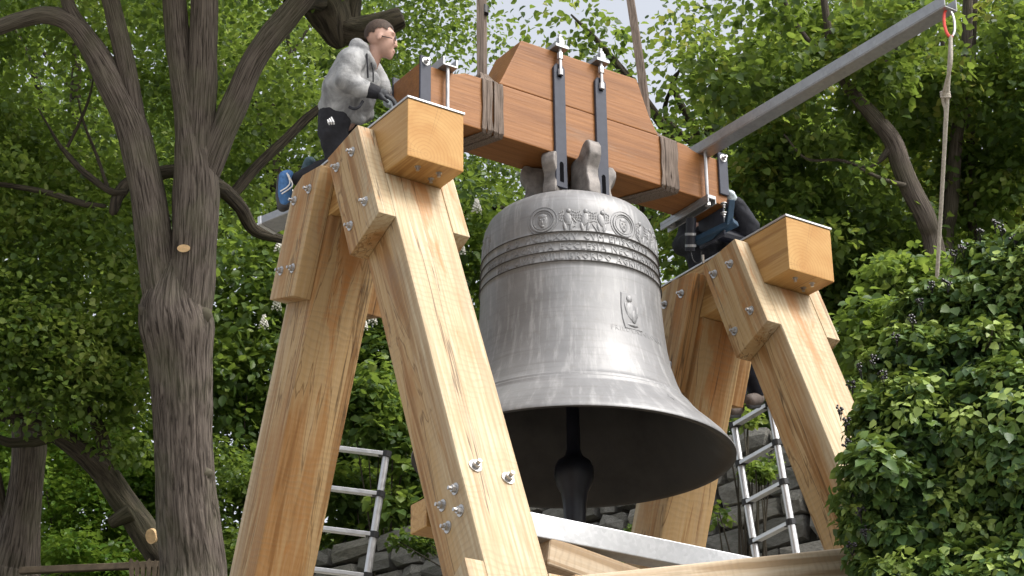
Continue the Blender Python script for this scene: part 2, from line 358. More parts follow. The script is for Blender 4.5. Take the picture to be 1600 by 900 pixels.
def a_frame(X, label, idx):
    root = empty('timber_a_frame', (X + w / 2, 0, -3.8), label, 'bell frame', 'timber a-frames carrying the bell')
    Mleg = [frame((X, *leg_yz(0, 0)), (1, 0, 0), (0, Cc, -S), (0, S, Cc)), frame((X + w, *leg_yz(0, 0, True)), (-1, 0, 0), (0, -Cc, -S), (0, -S, Cc))]
    for back in (False, True):
        M = Mleg[back]; sg = 1 if not back else -1
        def P(u, s): return leg_yz(u, s, back)
        # leg: horizontal cut under the cap and on the sill
        top = -hc - 0.001; bot = -3.40
        def at_z(u, z): s_ = (-hc - u * S - z) / Cc; return P(u, s_)
        bm = bmesh.new(); bm_prism(bm, [at_z(0, top), at_z(t_, top), at_z(t_, bot), at_z(0, bot)], X, X + w)
        leg = wood_part('leg', bm, MAT['leg'], root, M, 0.012)
        # big washers and bolts on the leg
        if not back:
            for (uu, ss) in ((0.082, 2.39), (0.221, 2.395), (0.084, 2.535), (0.222, 2.541)):
                bolt(leg, (X, *P(uu, ss)), (-1, 0, 0), 1.1)
            for xx, ss in ((0.10, 2.277), (0.30, 2.316)):
                bolt(leg, (X + xx, *P(-0.002, ss)), (0, -Cc, S), 1.25)
        # gusset boards on both sides, top and bottom
        for side in (0, 1):
            x0, x1 = ((X - tb, X - 0.0015) if side == 0 else (X + w + 0.0015, X + w + tb))
            if not back: poly = [P(0, -0.3821), P(wb, -0.4551), P(wb, 0.4033), P(0, 0.3871)]
            else: poly = [P(0, -0.28), P(0.10, -0.375), P(wb - 0.03, -0.4351), P(wb - 0.03, 0.41), P(0, 0.44)]
            bm = bmesh.new(); bm_prism(bm, poly, x0, x1)
            brd = wood_part('gusset_board', bm, MAT['leg'], root, M, 0.006)
            xo, nn = (x0, (-1, 0, 0)) if side == 0 else (x1, (1, 0, 0))
            spots = ((-0.335, -0.217), (-0.153, -0.234), (-0.513, -0.636), (-0.333, -0.723)) if not back else ((0.207, -0.238), (0.401, -0.242), (0.55, -0.674), (0.384, -0.72))
            for (yy, zz) in spots: bolt(brd, (xo, yy + random.uniform(-.008, .008), zz + random.uniform(-.008, .008)), nn)
            bm = bmesh.new(); bm_prism(bm, [P(0, 2.925), P(t_, 3.02), P(t_, 3.50 - 0.12), P(0, 3.50)], x0, x1)
            brd = wood_part('gusset_board', bm, MAT['leg'], root, M, 0.006)
            for uu, ss in ((0.09, 3.08), (0.27, 3.12), (0.09, 3.28), (0.27, 3.28)): bolt(brd, (xo, *P(uu, ss)), nn)
    # cap beam with end at -Lc, plate on top
    Mc = frame((X + w / 2, -Lc, -hc / 2), (1, 0, 0), (0, 0, -1), (0, 1, 0))
    bm = bmesh.new(); bm_box(bm, X + 0.001, X + w - 0.001, -Lc, 0.60, -hc, -0.016)
    cap = wood_part('cap_beam', bm, MAT['cap'], root, Mc, 0.007); cap.data.materials.append(MAT['endgrain'])
    for f in cap.data.polygons:
        if abs(f.normal.z) > 0.9: f.material_index = 1
    bm = bmesh.new(); bm_box(bm, X - 0.006, X + w + 0.006, -Lc - 0.008, 0.606, -0.015, 0.0); bevel(bm, 0.002, 1)
    mesh_bm('cover_plate', bm, MAT['galv'], cap, Mc)
    for xx, yy in ((0.13, -0.70), (0.28, -0.70), (0.28, -0.61)): bolt(cap, (X + xx, yy, -hc + 0.024), (0, 0, -1), 1.15)
    # sill beam
    Ms = frame((X + w / 2, -2.4, -3.6), (1, 0, 0), (0, 0, -1), (0, 1, 0))
    bm = bmesh.new(); bm_box(bm, X, X + w, -2.4, 2.4, -3.8, -3.402); wood_part('sill_beam', bm, MAT['leg'], root, Ms, 0.012)
    return root
af0 = a_frame(0, 'pale timber a-frame with bolted gusset boards under the kneeling man', 0)
a_frame(D, 'pale timber a-frame with bolted gusset boards beside the ivy', 1)

# tie bar, braces and stub
TB0 = np.array([0.405, -1.30, -2.755])
bm = bmesh.new(); bm_box(bm, w + 0.002, D - 0.002, -1.30, -1.17, -2.825, -2.69); bevel(bm, 0.006, 2)
tag(mesh_bm('tie_bar', bm, MAT['galv'], None, T((w, -1.3, -2.76))), 'galvanised steel tie bar between the a-frames below the bell', 'steel bar')
bm = bmesh.new(); Mst = frame((-0.02, -0.98, -2.68), (0, 1, 0), (0, 0, 1), (1, 0, 0)); bm_box(bm, 0.03, 0.38, -0.99, -0.82, -2.77, -2.60)
st = wood_part('timber_block', bm, MAT['cap'], None, Mst, 0.006); tag(st, 'short amber timber block bolted behind the near leg', 'timber block')
def beam_between(name, p, q, bw, bh, mat, label, cat, ref=(0, 0, 1)):
    M, L = axis_frame(p, q, ref); bm = bmesh.new(); bm_box(bm, -bw / 2, bw / 2, -bh / 2, bh / 2, 0, L); bevel(bm, 0.02, 3)
    o = mesh_bm(name, bm, mat, None, M, world=False); return tag(o, label, cat)
p1, p2 = onplane(848, 866, 1, -1.22), onplane(985, 915, 1, -1.22); d_ = (p2 - p1)
beam_between('timber_brace', p1 - d_ * 0.02, p1 + d_ * 1.4, 0.16, 0.17, MAT['plainwood'], 'pale timber brace sloping down from the near leg beneath the steel bar', 'timber brace')
p1, p2 = onplane(1345, 886, 1, -2.05), onplane(880, 938, 1, -2.05); d_ = (p2 - p1)
beam_between('timber_rail', p1 - d_ * 0.25, p1 + d_ * 1.15, 0.2, 0.2, MAT['plainwood'], 'pale squared timber lying across the front of the far a-frame', 'timber beam')

# ------------------------------------------------------------------ bell
XB = 1.747
prof = [(0.0, 0.055), (0.18, 0.052), (0.26, 0.045), (0.285, 0.03), (0.35, 0.0), (0.43, -0.04), (0.50, -0.082), (0.545, -0.128), (0.570, -0.185), (0.579, -0.24),
        (0.585, -0.40), (0.5855, -0.422), (0.592, -0.425), (0.592, -0.431), (0.586, -0.434), (0.588, -0.49), (0.594, -0.493), (0.594, -0.499), (0.589, -0.502), (0.592, -0.56), (0.598, -0.563), (0.598, -0.569), (0.593, -0.572),
        (0.596, -0.630), (0.602, -0.633), (0.602, -0.640), (0.597, -0.643), (0.603, -0.78), (0.613, -0.92), (0.628, -1.05), (0.652, -1.18), (0.688, -1.30), (0.728, -1.395), (0.745, -1.425), (0.757, -1.430), (0.764, -1.440), (0.762, -1.450), (0.770, -1.455), (0.782, -1.458), (0.790, -1.468), (0.789, -1.480), (0.812, -1.502),
        (0.87, -1.565), (0.94, -1.63), (1.00, -1.69), (1.03, -1.73), (1.044, -1.750), (1.042, -1.758), (1.025, -1.762), (0.995, -1.752), (0.93, -1.70), (0.85, -1.60), (0.76, -1.47), (0.68, -1.34), (0.61, -1.15), (0.565, -0.9), (0.545, -0.6), (0.52, -0.3), (0.45, -0.16), (0.3, -0.05), (0.0, -0.02)]
prof = [(r, z + 0.018 if -0.65 < z < -0.39 and r > 0.58 else z) for r, z in prof]
PZ = np.array([z for r, z in prof[:46]]); PR = np.array([r for r, z in prof[:46]])
def brad(z): return float(np.interp(-z, -PZ, PR))
def lathe(name, prof, c, n, mat, parent, fine=0.05):
    pts = [prof[0]]
    for (r0, z0), (r1, z1) in zip(prof, prof[1:]):
        k = max(1, int(math.hypot(r1 - r0, z1 - z0) / fine))
        for i in range(1, k + 1): pts.append((r0 + (r1 - r0) * i / k, z0 + (z1 - z0) * i / k))
    pts = np.array(pts); ang = np.linspace(0, 2 * np.pi, n + 1)
    V = np.stack([pts[:, 0][:, None] * np.cos(ang), pts[:, 0][:, None] * np.sin(ang), np.repeat(pts[:, 1][:, None], n + 1, 1)], -1)
    idx = np.arange(V.shape[0] * (n + 1)).reshape(V.shape[0], n + 1)
    F = np.stack([idx[:-1, :-1], idx[1:, :-1], idx[1:, 1:], idx[:-1, 1:]], -1).reshape(-1, 4)
    me = np_mesh(name, V.reshape(-1, 3), F, True)
    L = np.concatenate([[0], np.cumsum(np.hypot(np.diff(pts[:, 0]), np.diff(pts[:, 1])))])
    U = np.stack([np.tile(ang / (2 * np.pi), len(pts)), np.repeat(L, n + 1)], -1)
    uv = me.uv_layers.new(name='UVMap'); uv.data.foreach_set('uv', U[F.ravel()].astype(np.float32).ravel())
    bm = bmesh.new(); bm.from_mesh(me); bmesh.ops.remove_doubles(bm, verts=bm.verts, dist=1e-5); bm.to_mesh(me); bm.free()
    return link(name, me, mat, parent, T(c))
m, nt, b, o = newmat('cast_bronze_bell'); MAT['bell'] = m
vo = coords(nt, rnd=False); uvc = coords(nt, (60, 2.2, 1), 'UV', rnd=False); uvh = coords(nt, (5, 26, 1), 'UV', rnd=False)
n1 = noise_tex(nt, vo, 2.2, 6, 0.6); n2 = noise_tex(nt, uvc, 1.6, 5, 0.65, 0.2); n3 = noise_tex(nt, uvh, 1.4, 5, 0.6, 0.4); n4 = noise_tex(nt, vo, 26, 4, 0.6)
c = ramp(nt, n1, [(0.3, (0.19, 0.189, 0.19)), (0.7, (0.27, 0.269, 0.27))])
c = mixc(nt, ramp(nt, n2, [(0.5, (0, 0, 0)), (0.68, (0.6,) * 3)]), c, (0.40, 0.396, 0.392))
c = mixc(nt, ramp(nt, n3, [(0.52, (0, 0, 0)), (0.8, (0.55,) * 3)]), c, (0.14, 0.13, 0.125))
c = mixc(nt, ramp(nt, n4, [(0.55, (0, 0, 0)), (0.85, (0.4,) * 3)]), c, (0.16, 0.14, 0.12))
nt.links.new(c, b.inputs['Base Color']); b.inputs['Metallic'].default_value = 0.4
nt.links.new(ramp(nt, n2, [(0.3, (0.48,) * 3), (0.7, (0.62,) * 3)]), b.inputs['Roughness'])
bump(nt, b, mixc(nt, 0.5, n2, n4), 0.25, 0.006)
bell = empty('bell', (XB, 0, -1.77), 'large grey cast bronze bell hanging from the oak yoke', 'bell')
body = lathe('bell_body', prof[:48], (XB, 0, 0), 160, MAT['bell'], bell, 0.03)
MAT['bell_in'] = metal('dark_bell_inside', (0.030, 0.028, 0.026), 0.6, 0.3, 0.55, 5, 0.3)  # inner skin in a darker, blotchier tone than the outside
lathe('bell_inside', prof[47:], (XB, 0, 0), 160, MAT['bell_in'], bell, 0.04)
def onbell(name, bm, parent=bell, mat=None):
    """bm local: x = arc length eastwards seen from outside, y = up, z = outwards; x-origin and y carried in co.x as angle*1 added by caller"""
    for v in bm.verts:
        ang, z, out = v.co.x, v.co.y, v.co.z
        r = brad(z) + out
        v.co = Vector((XB + r * math.cos(ang), r * math.sin(ang), z))
    return mesh_bm(name, bm, mat or MAT['bell'], parent, T((XB, 0, 0)), smooth=False)
def shift_relief(bm, ang0, z0, R):
    for v in bm.verts: v.co = Vector((ang0 + v.co.x / R, z0 + v.co.y, v.co.z))
def ring2d(bm, r, w_, h, n=24, cx=0, cy=0):
    pr = [(r - w_, -0.003), (r - w_ * 0.5, h), (r + w_ * 0.5, h), (r + w_, -0.003)]
    rr = [[bm.verts.new((cx + q * math.cos(2 * math.pi * k / n), cy + q * math.sin(2 * math.pi * k / n), z)) for k in range(n)] for q, z in pr]
    for A, B in zip(rr, rr[1:]):
        for k in range(n): bm.faces.new((A[k], A[(k + 1) % n], B[(k + 1) % n], B[k]))
def lump(bm, x, y, rx, ry, h, rot=0):
    S_ = Matrix.Rotation(rot, 4, 'Z'); bm_ico(bm, (x, y, 0), (rx, ry, h * 0.6), 2, S_)
a0 = math.radians(-142.6); da = math.radians(54.3)
for k in range(6):
    bm = bmesh.new(); ring2d(bm, 0.078, 0.008, 0.007); ring2d(bm, 0.062, 0.004, 0.004); ring2d(bm, 0.098, 0.004, 0.004)
    lump(bm, 0, 0, 0.034, 0.046, 0.012); lump(bm, 0, 0.03, 0.03, 0.02, 0.015); lump(bm, -0.013, 0.006, 0.008, 0.006, 0.019); lump(bm, 0.013, 0.006, 0.008, 0.006, 0.019)
    lump(bm, 0, -0.012, 0.006, 0.016, 0.02); lump(bm, 0, -0.04, 0.014, 0.012, 0.014)
    shift_relief(bm, a0 + k * da, -0.318, 0.58); onbell('medallion', bm)
    for j, f in enumerate((0.3, 0.5, 0.7)):
        bm = bmesh.new(); r2 = random.Random(k * 7 + j)
        lump(bm, 0, 0.01, 0.026, 0.05, 0.014, r2.uniform(-.3, .3)); lump(bm, r2.uniform(-.01, .01), 0.068, 0.015, 0.018, 0.016); lump(bm, -0.02, -0.045, 0.012, 0.035, 0.012, 0.2); lump(bm, 0.02, -0.045, 0.012, 0.035, 0.012, -0.2)
        for q in range(4): lump(bm, r2.uniform(-.05, .05), r2.uniform(-.06, .06), 0.006, r2.uniform(.02, .045), 0.009, r2.uniform(-1.2, 1.2))
        for sgn in (-1, 1):
            for q in range(3):
                ring_ = 0.055 + 0.012 * q
                for e in range(4):
                    an = (e - 1.5) * 0.25
                    lump(bm, sgn * (0.07 - ring_ * math.cos(an) + 0.035), 0.03 + ring_ * math.sin(an) * 1.2, 0.0035, 0.010, 0.006, sgn * an)
        shift_relief(bm, a0 + (k + f) * da, -0.328, 0.58); onbell('figure_relief', bm)
def bell_text(txt, z, size, ang_c, name, h=0.0028):
    R = brad(z); words = txt.split(); parts = []
    for wd in words:
        cu = bpy.data.curves.new('t', 'FONT'); cu.body = wd; cu.size = size; cu.extrude = h; cu.space_character = 1.2; cu.resolution_u = 1
        ob = bpy.data.objects.new('t', cu); me = bpy.data.meshes.new_from_object(ob)
        bm = bmesh.new(); bm.from_mesh(me); bpy.data.objects.remove(ob); bpy.data.curves.remove(cu); bpy.data.meshes.remove(me)
        parts.append((bm, max(v.co.x for v in bm.verts)))
    gap = size * 0.55; total = sum(q[1] for q in parts) + gap * (len(parts) - 1); x = -total / 2
    for bm, wd_ in parts:
        for v in bm.verts: v.co = Vector((ang_c + (x + v.co.x) / R, z + v.co.y, v.co.z + 0.001))
        onbell(name, bm); x += wd_ + gap
AC = math.radians(-118)
bell_text('A D MCMLXXIV CVM EPISCOPVS', -0.464, 0.062, AC, 'inscription_word')
bell_text('HESSIT SACRISTA ECCLESIA NEC BLANDITVR', -0.534, 0.062, AC, 'inscription_word')
bell_text('HIC CIVIS WILLIBRORDO AGRIPPINVS', -0.604, 0.062, AC, 'inscription_word')
bell_text('FRIEDENSGLOCKE', -1.085, 0.050, math.radians(-81), 'caption_lettering', 0.0006)
bell_text('+', -1.61, 0.12, math.radians(-82), 'cross_mark', 0.001)
MAT['bead_shade'] = plain('painted_bead_shade', (0.055, 0.05, 0.047), 0.7, 0.4, 12)  # shadow along the raised beads, painted as thin dark rings
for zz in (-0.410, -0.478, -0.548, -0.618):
    r_ = brad(zz) + 0.002; bm = bmesh.new(); bm_tube(bm, [(XB + r_ * math.cos(g_), r_ * math.sin(g_), zz) for g_ in np.linspace(0, 2 * math.pi, 145)], 0.0042, 6, caps=False); mesh_bm('bead_shade_line', bm, MAT['bead_shade'], bell, T((XB, 0, zz)), smooth=True)
# plaque with a standing figure
bm = bmesh.new()
bx = [(-0.075, 0.125), (0.055, 0.135), (0.065, 0.03), (0.078, -0.02), (0.078, -0.13), (-0.065, -0.135), (-0.08, -0.06), (-0.082, 0.04)]
A = [bm.verts.new((x, y, 0.0)) for x, y in bx]; B = [bm.verts.new((x * 0.93, y * 0.95, 0.006)) for x, y in bx]; bm.faces.new(B)
for i in range(8): bm.faces.new((A[i], A[(i + 1) % 8], B[(i + 1) % 8], B[i]))
lump(bm, -0.01, 0.085, 0.026, 0.03, 0.024); lump(bm, 0.0, 0.0, 0.045, 0.075, 0.022); lump(bm, 0.012, -0.03, 0.028, 0.06, 0.027); lump(bm, 0, -0.1, 0.05, 0.014, 0.02); lump(bm, -0.042, 0.01, 0.012, 0.05, 0.02, 0.15); lump(bm, 0.045, 0.0, 0.012, 0.05, 0.02, -0.15)
shift_relief(bm, math.radians(-87), -0.93, 0.617); onbell('relief_plaque', bm)
MAT['loop'] = metal('weathered_crown_bronze', (0.19, 0.172, 0.158), 0.6, 0.3, 0.5, 14, 0.5)
# six crown loops (canons)
for k in range(6):
    ang = math.radians(-90 + 60 * k); front = abs(math.sin(ang)) > 0.9
    zt = 0.415 if front else 0.325
    pr = [(0.10, 0.05), (0.31, 0.02), (0.305, 0.10), (0.285, 0.17), (0.285, 0.22), (0.31, 0.27), (0.325, 0.31)]
    pr = [(r, 0.02 + (z - 0.02) * (zt - 0.02) / 0.395) for r, z in pr]
    pr += [(0.325, zt - 0.04), (0.305, zt - 0.005), (0.28, zt), (0.245, zt - 0.015), (0.19, zt - 0.09 if front else zt - 0.02), (0.13, zt - 0.10 if front else zt - 0.02), (0.10, zt - 0.12)]
    bm = bmesh.new(); bm_prism(bm, pr, -0.05, 0.05); bevel(bm, 0.012, 2)
    M = T((XB, 0, 0)) @ Matrix.Rotation(ang, 4, 'Z') @ Matrix(((0, 1, 0, 0), (-1, 0, 0, 0), (0, 0, 1, 0), (0, 0, 0, 1)))
    for v_ in bm.verts: v_.co = Vector((-v_.co.x, v_.co.y, v_.co.z))
    mesh_bm('crown_loop', bm, MAT['loop'], bell, M, smooth=True, world=False)
clap = lathe('clapper', [(0, -0.1), (0.045, -0.1), (0.040, -0.8), (0.043, -1.40), (0.045, -1.69), (0.062, -1.735), (0.105, -1.765), (0.126, -1.81), (0.129, -1.86), (0.115, -1.92), (0.088, -1.975), (0.076, -2.05), (0.068, -2.2), (0.075, -2.28), (0.07, -2.33), (0, -2.34)], (XB + 0.0, 0, 0), 32, MAT['black_iron'], bell)
clap['label'] = 'black iron clapper with a round ball'

# the bell hangs a touch out of plumb
Rb = Matrix.Rotation(0.022, 3, 'X') @ Matrix.Rotation(-0.012, 3, 'Y'); pv = Vector((XB, 0, 0.25))
bell.location = pv + Rb @ (bell.location - pv) + Vector((0, 0, 0.018)); bell.rotation_euler = Rb.to_euler()

# ------------------------------------------------------------------ yoke
YF, YB, ZB, ZT = -0.162, 0.162, 0.335, 0.725
yoke = empty('bell_yoke', (XB, 0, ZB), 'oiled oak yoke with a raised centre block above the bell', 'bell yoke')
My = frame((0.46, 0, 0.5), (0, 1, 0), (0, 0, 1), (1, 0, 0))
bm = bmesh.new()
pl = [(0.46, ZB), (3.015, ZB), (3.015, 0.69), (2.76, 0.69), (2.70, 0.705), (2.66, ZT), (0.82, ZT), (0.78, 0.71), (0.735, 0.692), (0.46, 0.688)]
bm_prism(bm, pl, YF, YB, 1); wood_part('yoke_beam', bm, MAT['oak'], yoke, My, 0.008)
bm = bmesh.new(); bm_prism(bm, [(1.085, ZT + 0.004), (2.42, ZT + 0.004), (2.345, 0.86), (2.25, 1.12), (2.235, 1.128), (1.27, 1.125), (1.12, 0.80)], YF + 0.002, YB - 0.002, 1)
wood_part('centre_block', bm, MAT['oak'], yoke, My, 0.008)
for ysgn in (-1, 1):
    for x0 in (1.565, 1.912):
        y0 = ysgn * 0.163; y1 = ysgn * 0.185
        M = frame((x0, ysgn * 0.174, 0.5), (1, 0, 0), (0, 1, 0), (0, 0, 1))
        bm = bmesh.new(); h = 0.046; zb_, zt_ = 0.075, 1.02
        # plate with clipped top corners, slot at the top and at the bottom
        outer = [(x0 - h, zb_), (x0 + h, zb_), (x0 + h, zt_ - 0.03), (x0 + h - 0.02, zt_), (x0 - h + 0.02, zt_), (x0 - h, zt_ - 0.03)]
        bm_prism(bm, outer, min(y0, y1), max(y0, y1), 1); bevel(bm, 0.003, 1)
        stp = mesh_bm('hanger_strap', bm, MAT['anthracite'], yoke, M)
        for zc, hh in ((0.19, 0.075), (0.965, 0.05)):
            bm = bmesh.new(); ys = ysgn * 0.1865
            bm_prism(bm, [(x0 - 0.016, zc - hh), (x0 + 0.016, zc - hh), (x0 + 0.016, zc + hh * 0.8), (x0 + 0.008, zc + hh), (x0 - 0.008, zc + hh), (x0 - 0.016, zc + hh * 0.8)], min(ys, ysgn * 0.184), max(ys, ysgn * 0.184), 1)
            mesh_bm('slot', bm, MAT['void'], stp, M)
        bm = bmesh.new(); yr = ysgn * 0.196
        bm_tube(bm, [(x0, yr, 0.93), (x0, yr, 1.20)], 0.012, 10); bm_tube(bm, [(x0, yr, 1.05), (x0, yr, 1.10)], 0.021, 6); bm_tube(bm, [(x0, yr, 0.925), (x0, yr, 0.97)], 0.019, 10)
        mesh_bm('threaded_rod', bm, MAT['zinc'], stp, M)
        if ysgn == -1:
            bm = bmesh.new(); bm_box(bm, x0 - 0.055, x0 + 0.055, -0.225, 0.225, 1.131, 1.155); bm_box(bm, x0 - 0.022, x0 + 0.022, -0.222, 0.222, 1.155, 1.20); bevel(bm, 0.002, 1)
            mesh_bm('top_plate', bm, MAT['galv_dark'], yoke, M)
            for yy in (-0.196, 0.196):
                bm = bmesh.new(); bm_tube(bm, [(x0, yy, 1.156), (x0, yy, 1.215)], 0.024, 6); bm_tube(bm, [(x0, yy, 1.2), (x0, yy, 1.245)], 0.013, 10); mesh_bm('nut', bm, MAT['zinc'], yoke, M)
# flat irons at both ends, front and back, with a bolt
for x0 in (0.499, 2.978):
    for ysgn in (-1, 1):
        M = frame((x0, ysgn * 0.17, 0.5), (1, 0, 0), (0, 1, 0), (0, 0, 1)); bm = bmesh.new()
        ya, yb_ = sorted((ysgn * 0.1635, ysgn * 0.182))
        bm_box(bm, x0 - 0.041, x0 + 0.041, ya, yb_, 0.15 if x0 < 1 else 0.41, 0.742); bevel(bm, 0.003, 1)
        fl = mesh_bm('flat_iron', bm, MAT['anthracite'], yoke, M)
        bolt(fl, (x0, ysgn * 0.182, 0.70), (0, ysgn, 0), 0.95)
# clamp channels
def channel(bm, X0, hw, y0, y1, z0, h, tk=0.010):
    bm_box(bm, X0 - hw, X0 + hw, y0, y1, z0, z0 + tk); bm_box(bm, X0 - hw, X0 - hw + tk, y0 + 0.0005, y1 - 0.0005, z0 + tk, z0 + h); bm_box(bm, X0 + hw - tk, X0 + hw, y0 + 0.0005, y1 - 0.0005, z0 + tk, z0 + h)
cl = empty('clamp_channel', (0.66, 0, 0.70), 'short galvanised channel clamped on the yoke end nearest the man', 'steel channel')
bm = bmesh.new(); channel(bm, 0.66, 0.055, -0.23, 0.23, 0.693, 0.062); mesh_bm('channel', bm, MAT['galv_dark'], cl, T((0.66, 0, 0.70)))
for yy in (-0.20, 0.20):
    bm = bmesh.new(); bm_tube(bm, [(0.655, yy, 0.22), (0.655, yy, 0.725)], 0.0125, 10); bm_tube(bm, [(0.655, yy, 0.704), (0.655, yy, 0.722)], 0.022, 6); mesh_bm('threaded_rod', bm, MAT['zinc'], cl, T((0.66, 0, 0.5)))
bm = bmesh.new(); bm_box(bm, 0.61, 0.71, -0.25, 0.25, 0.30, 0.333); bevel(bm, 0.003, 1); mesh_bm('lower_plate', bm, MAT['galv_dark'], cl, T((0.66, 0, 0.3)))
lev = empty('lever_arm', (2.82, -0.1, 0.70), 'long grey steel lever reaching from the yoke end to the rope', 'lever')
Ml = frame((2.82, 0.25, 0.693), (1, 0, 0), Vector((0, 1, 0.03)).normalized(), Vector((0, -0.03, 1)).normalized())
bm = bmesh.new(); channel(bm, 0, 0.055, -2.86, 0, 0.004, 0.085, 0.009); bevel(bm, 0.003, 1); mesh_bm('channel', bm, MAT['galv_mid'], lev, Ml, world=False)
for yy in (-0.20, 0.20):
    bm = bmesh.new(); bm_tube(bm, [(2.80, yy, 0.26), (2.80, yy, 0.74)], 0.0125, 10); bm_tube(bm, [(2.80, yy, 0.265), (2.80, yy, 0.29)], 0.023, 6); bm_tube(bm, [(2.80, yy, 0.71), (2.80, yy, 0.73)], 0.022, 6); mesh_bm('threaded_rod', bm, MAT['zinc'], lev, T((2.8, 0, 0.5)))
bm = bmesh.new(); bm_box(bm, 2.765, 2.84, -0.245, 0.30, 0.303, 0.331); bm_box(bm, 2.765, 2.775, -0.245, 0.30, 0.27, 0.303); bm_box(bm, 2.83, 2.84, -0.245, 0.30, 0.27, 0.303); bevel(bm, 0.002, 1); mesh_bm('lower_bracket', bm, MAT['galv_dark'], lev, T((2.8, 0, 0.3)))
# gudgeons and bearings
for x0, x1, xc, lb in ((0.21, 0.468, 0.2, 'black bearing block on the cap beam by the kneeling man'), (3.006, 3.30, D + 0.2, 'black bearing block on the cap beam by the worker in black')):
    bm = bmesh.new(); bm_tube(bm, [(x0, 0, 0.20), (x1, 0, 0.20)], 0.05, 20); mesh_bm('gudgeon', bm, MAT['black_iron'], yoke, T((x0, 0, 0.2)))
    br = empty('bearing_block', (xc, 0, 0.002), lb, 'bearing', 'bearing blocks')
    bm = bmesh.new(); bm_prism(bm, [(-0.16, 0.002), (0.16, 0.002), (0.16, 0.04), (0.09, 0.05), (0.08, 0.12), (-0.08, 0.12), (-0.09, 0.05), (-0.16, 0.04)], xc - 0.06, xc + 0.06); bevel(bm, 0.006, 2); mesh_bm('housing', bm, MAT['black_iron'], br, T((xc, 0, 0)))
    for yy in (-0.125, 0.125): bolt(br, (xc, yy, 0.045), (0, 0, 1), 0.9)
# dark plate joining yoke end and gudgeon
for x0 in (0.47, 2.985):
    bm = bmesh.new(); bm_box(bm, x0, x0 + 0.02, -0.14, 0.14, 0.12, 0.333); bevel(bm, 0.003, 1); mesh_bm('end_plate', bm, MAT['anthracite'], yoke, T((x0, 0, 0.3)))

# ------------------------------------------------------------------ slings
def ribbon(bm, pts, nrm_w, wd, tk=0.006):
    """flat band: points, width directions, width"""
    P = [Vector(p) for p in pts]; rings = []
    for i, p in enumerate(P):
        t = (P[min(i + 1, len(P) - 1)] - P[max(i - 1, 0)]).normalized(); W = Vector(nrm_w[i] if isinstance(nrm_w, list) else nrm_w)
        W = (W - t * W.dot(t)).normalized(); n = t.cross(W); ww = wd[i] if hasattr(wd, '__len__') else wd
        rings.append([bm.verts.new(p + W * s1 * ww / 2 + n * s2 * tk / 2) for s1, s2 in ((-1, -1), (1, -1), (1, 1), (-1, 1))])
    for A, B in zip(rings, rings[1:]):
        for k in range(4): bm.faces.new((A[k], A[(k + 1) % 4], B[(k + 1) % 4], B[k]))
    bm.faces.new(rings[0][::-1]); bm.faces.new(rings[-1])
def sling(name, xs, slant, topx, label, hook):
    root = empty(name, (xs[0], 0, 0.33), label, 'lifting sling')
    e = 0.008
    xs4 = [xs[0] - 0.019, xs[0] + 0.017, xs[1] - 0.016, xs[1] + 0.02]; rw = random.Random(int(xs[0] * 100))
    for i, x0 in enumerate(xs4):
        o = (i - 1.5) * 0.008; e = 0.007 + (0.006 if i in (1, 2) else 0.0); q = [rw.uniform(-.006, .006) for _ in range(8)]
        path = [(topx + o, -0.02, 0.86), (x0 + (topx - x0) * 0.45, -0.09, 0.775), (x0, YF + 0.02, ZT + e), (x0, YF - e, ZT - 0.01), (x0 + q[0], YF - e - 0.004, 0.62), (x0 + q[1], YF - e, 0.52), (x0 + q[2], YF - e - 0.003, 0.42), (x0 + q[3], YF - e, ZB + 0.008), (x0 + 0.01, YF + 0.015, ZB - e),
                (x0 - slant * 0.5, 0, ZB - e - 0.004), (x0 - slant, YB - 0.015, ZB - e), (x0 - slant, YB + e, ZB + 0.008), (x0 - slant * 0.5, YB + e, 0.55), (x0, YB + e, ZT - 0.01), (x0, YB - 0.02, ZT + e), (x0 + (topx - x0) * 0.45, 0.09, 0.78), (topx + o, 0.02, 0.86)]
        bm = bmesh.new(); ribbon(bm, path, Vector((1, 0.22 * (-1) ** i, 0.0)), 0.040, 0.010); bevel(bm, 0.003, 1)
        mesh_bm('band', bm, MAT['sling'], root, T((x0, 0, 0.5)))
    for sgn in (-1, 1):
        bm = bmesh.new(); P = [np.array((topx + 0.016 * sgn, 0.01 * sgn, 0.80)), np.array((topx + 0.02 * sgn, 0.012 * sgn, 1.3)), np.array((*(np.array((topx, 0)) * 0.55 + np.array(hook[:2]) * 0.45 + 0.015 * sgn), 0.8 + (hook[2] - 0.8) * 0.45)), np.array(hook)]
        pp = smooth_path(P, 6); ribbon(bm, pp, [Vector((RT[0], RT[1] + 0.35 * sgn + 0.02 * q, 0)) for q in range(len(pp))], 0.05, 0.010)
        mesh_bm('strand', bm, MAT['sling'], root, T((topx, 0, 1)))
    return root
s1 = sling('lifting_sling', (0.982, 1.068), 0.10, 1.055, 'brown webbing sling wrapped round the yoke beside the man', (1.06, 0, 6.5))
bm = bmesh.new(); bm_tube(bm, [onplane(756, 22, 1, 0.0), onplane(756, 10, 1, 0.0)], 0.034, 12); mesh_bm('tie_band', bm, MAT['blackplastic'], s1, T((1.05, 0, 1.3)))
sling('lifting_sling', (2.462, 2.532), 0.14, 2.42, 'brown webbing sling wrapped round the yoke near the lever', (1.75, 0, 7.2))

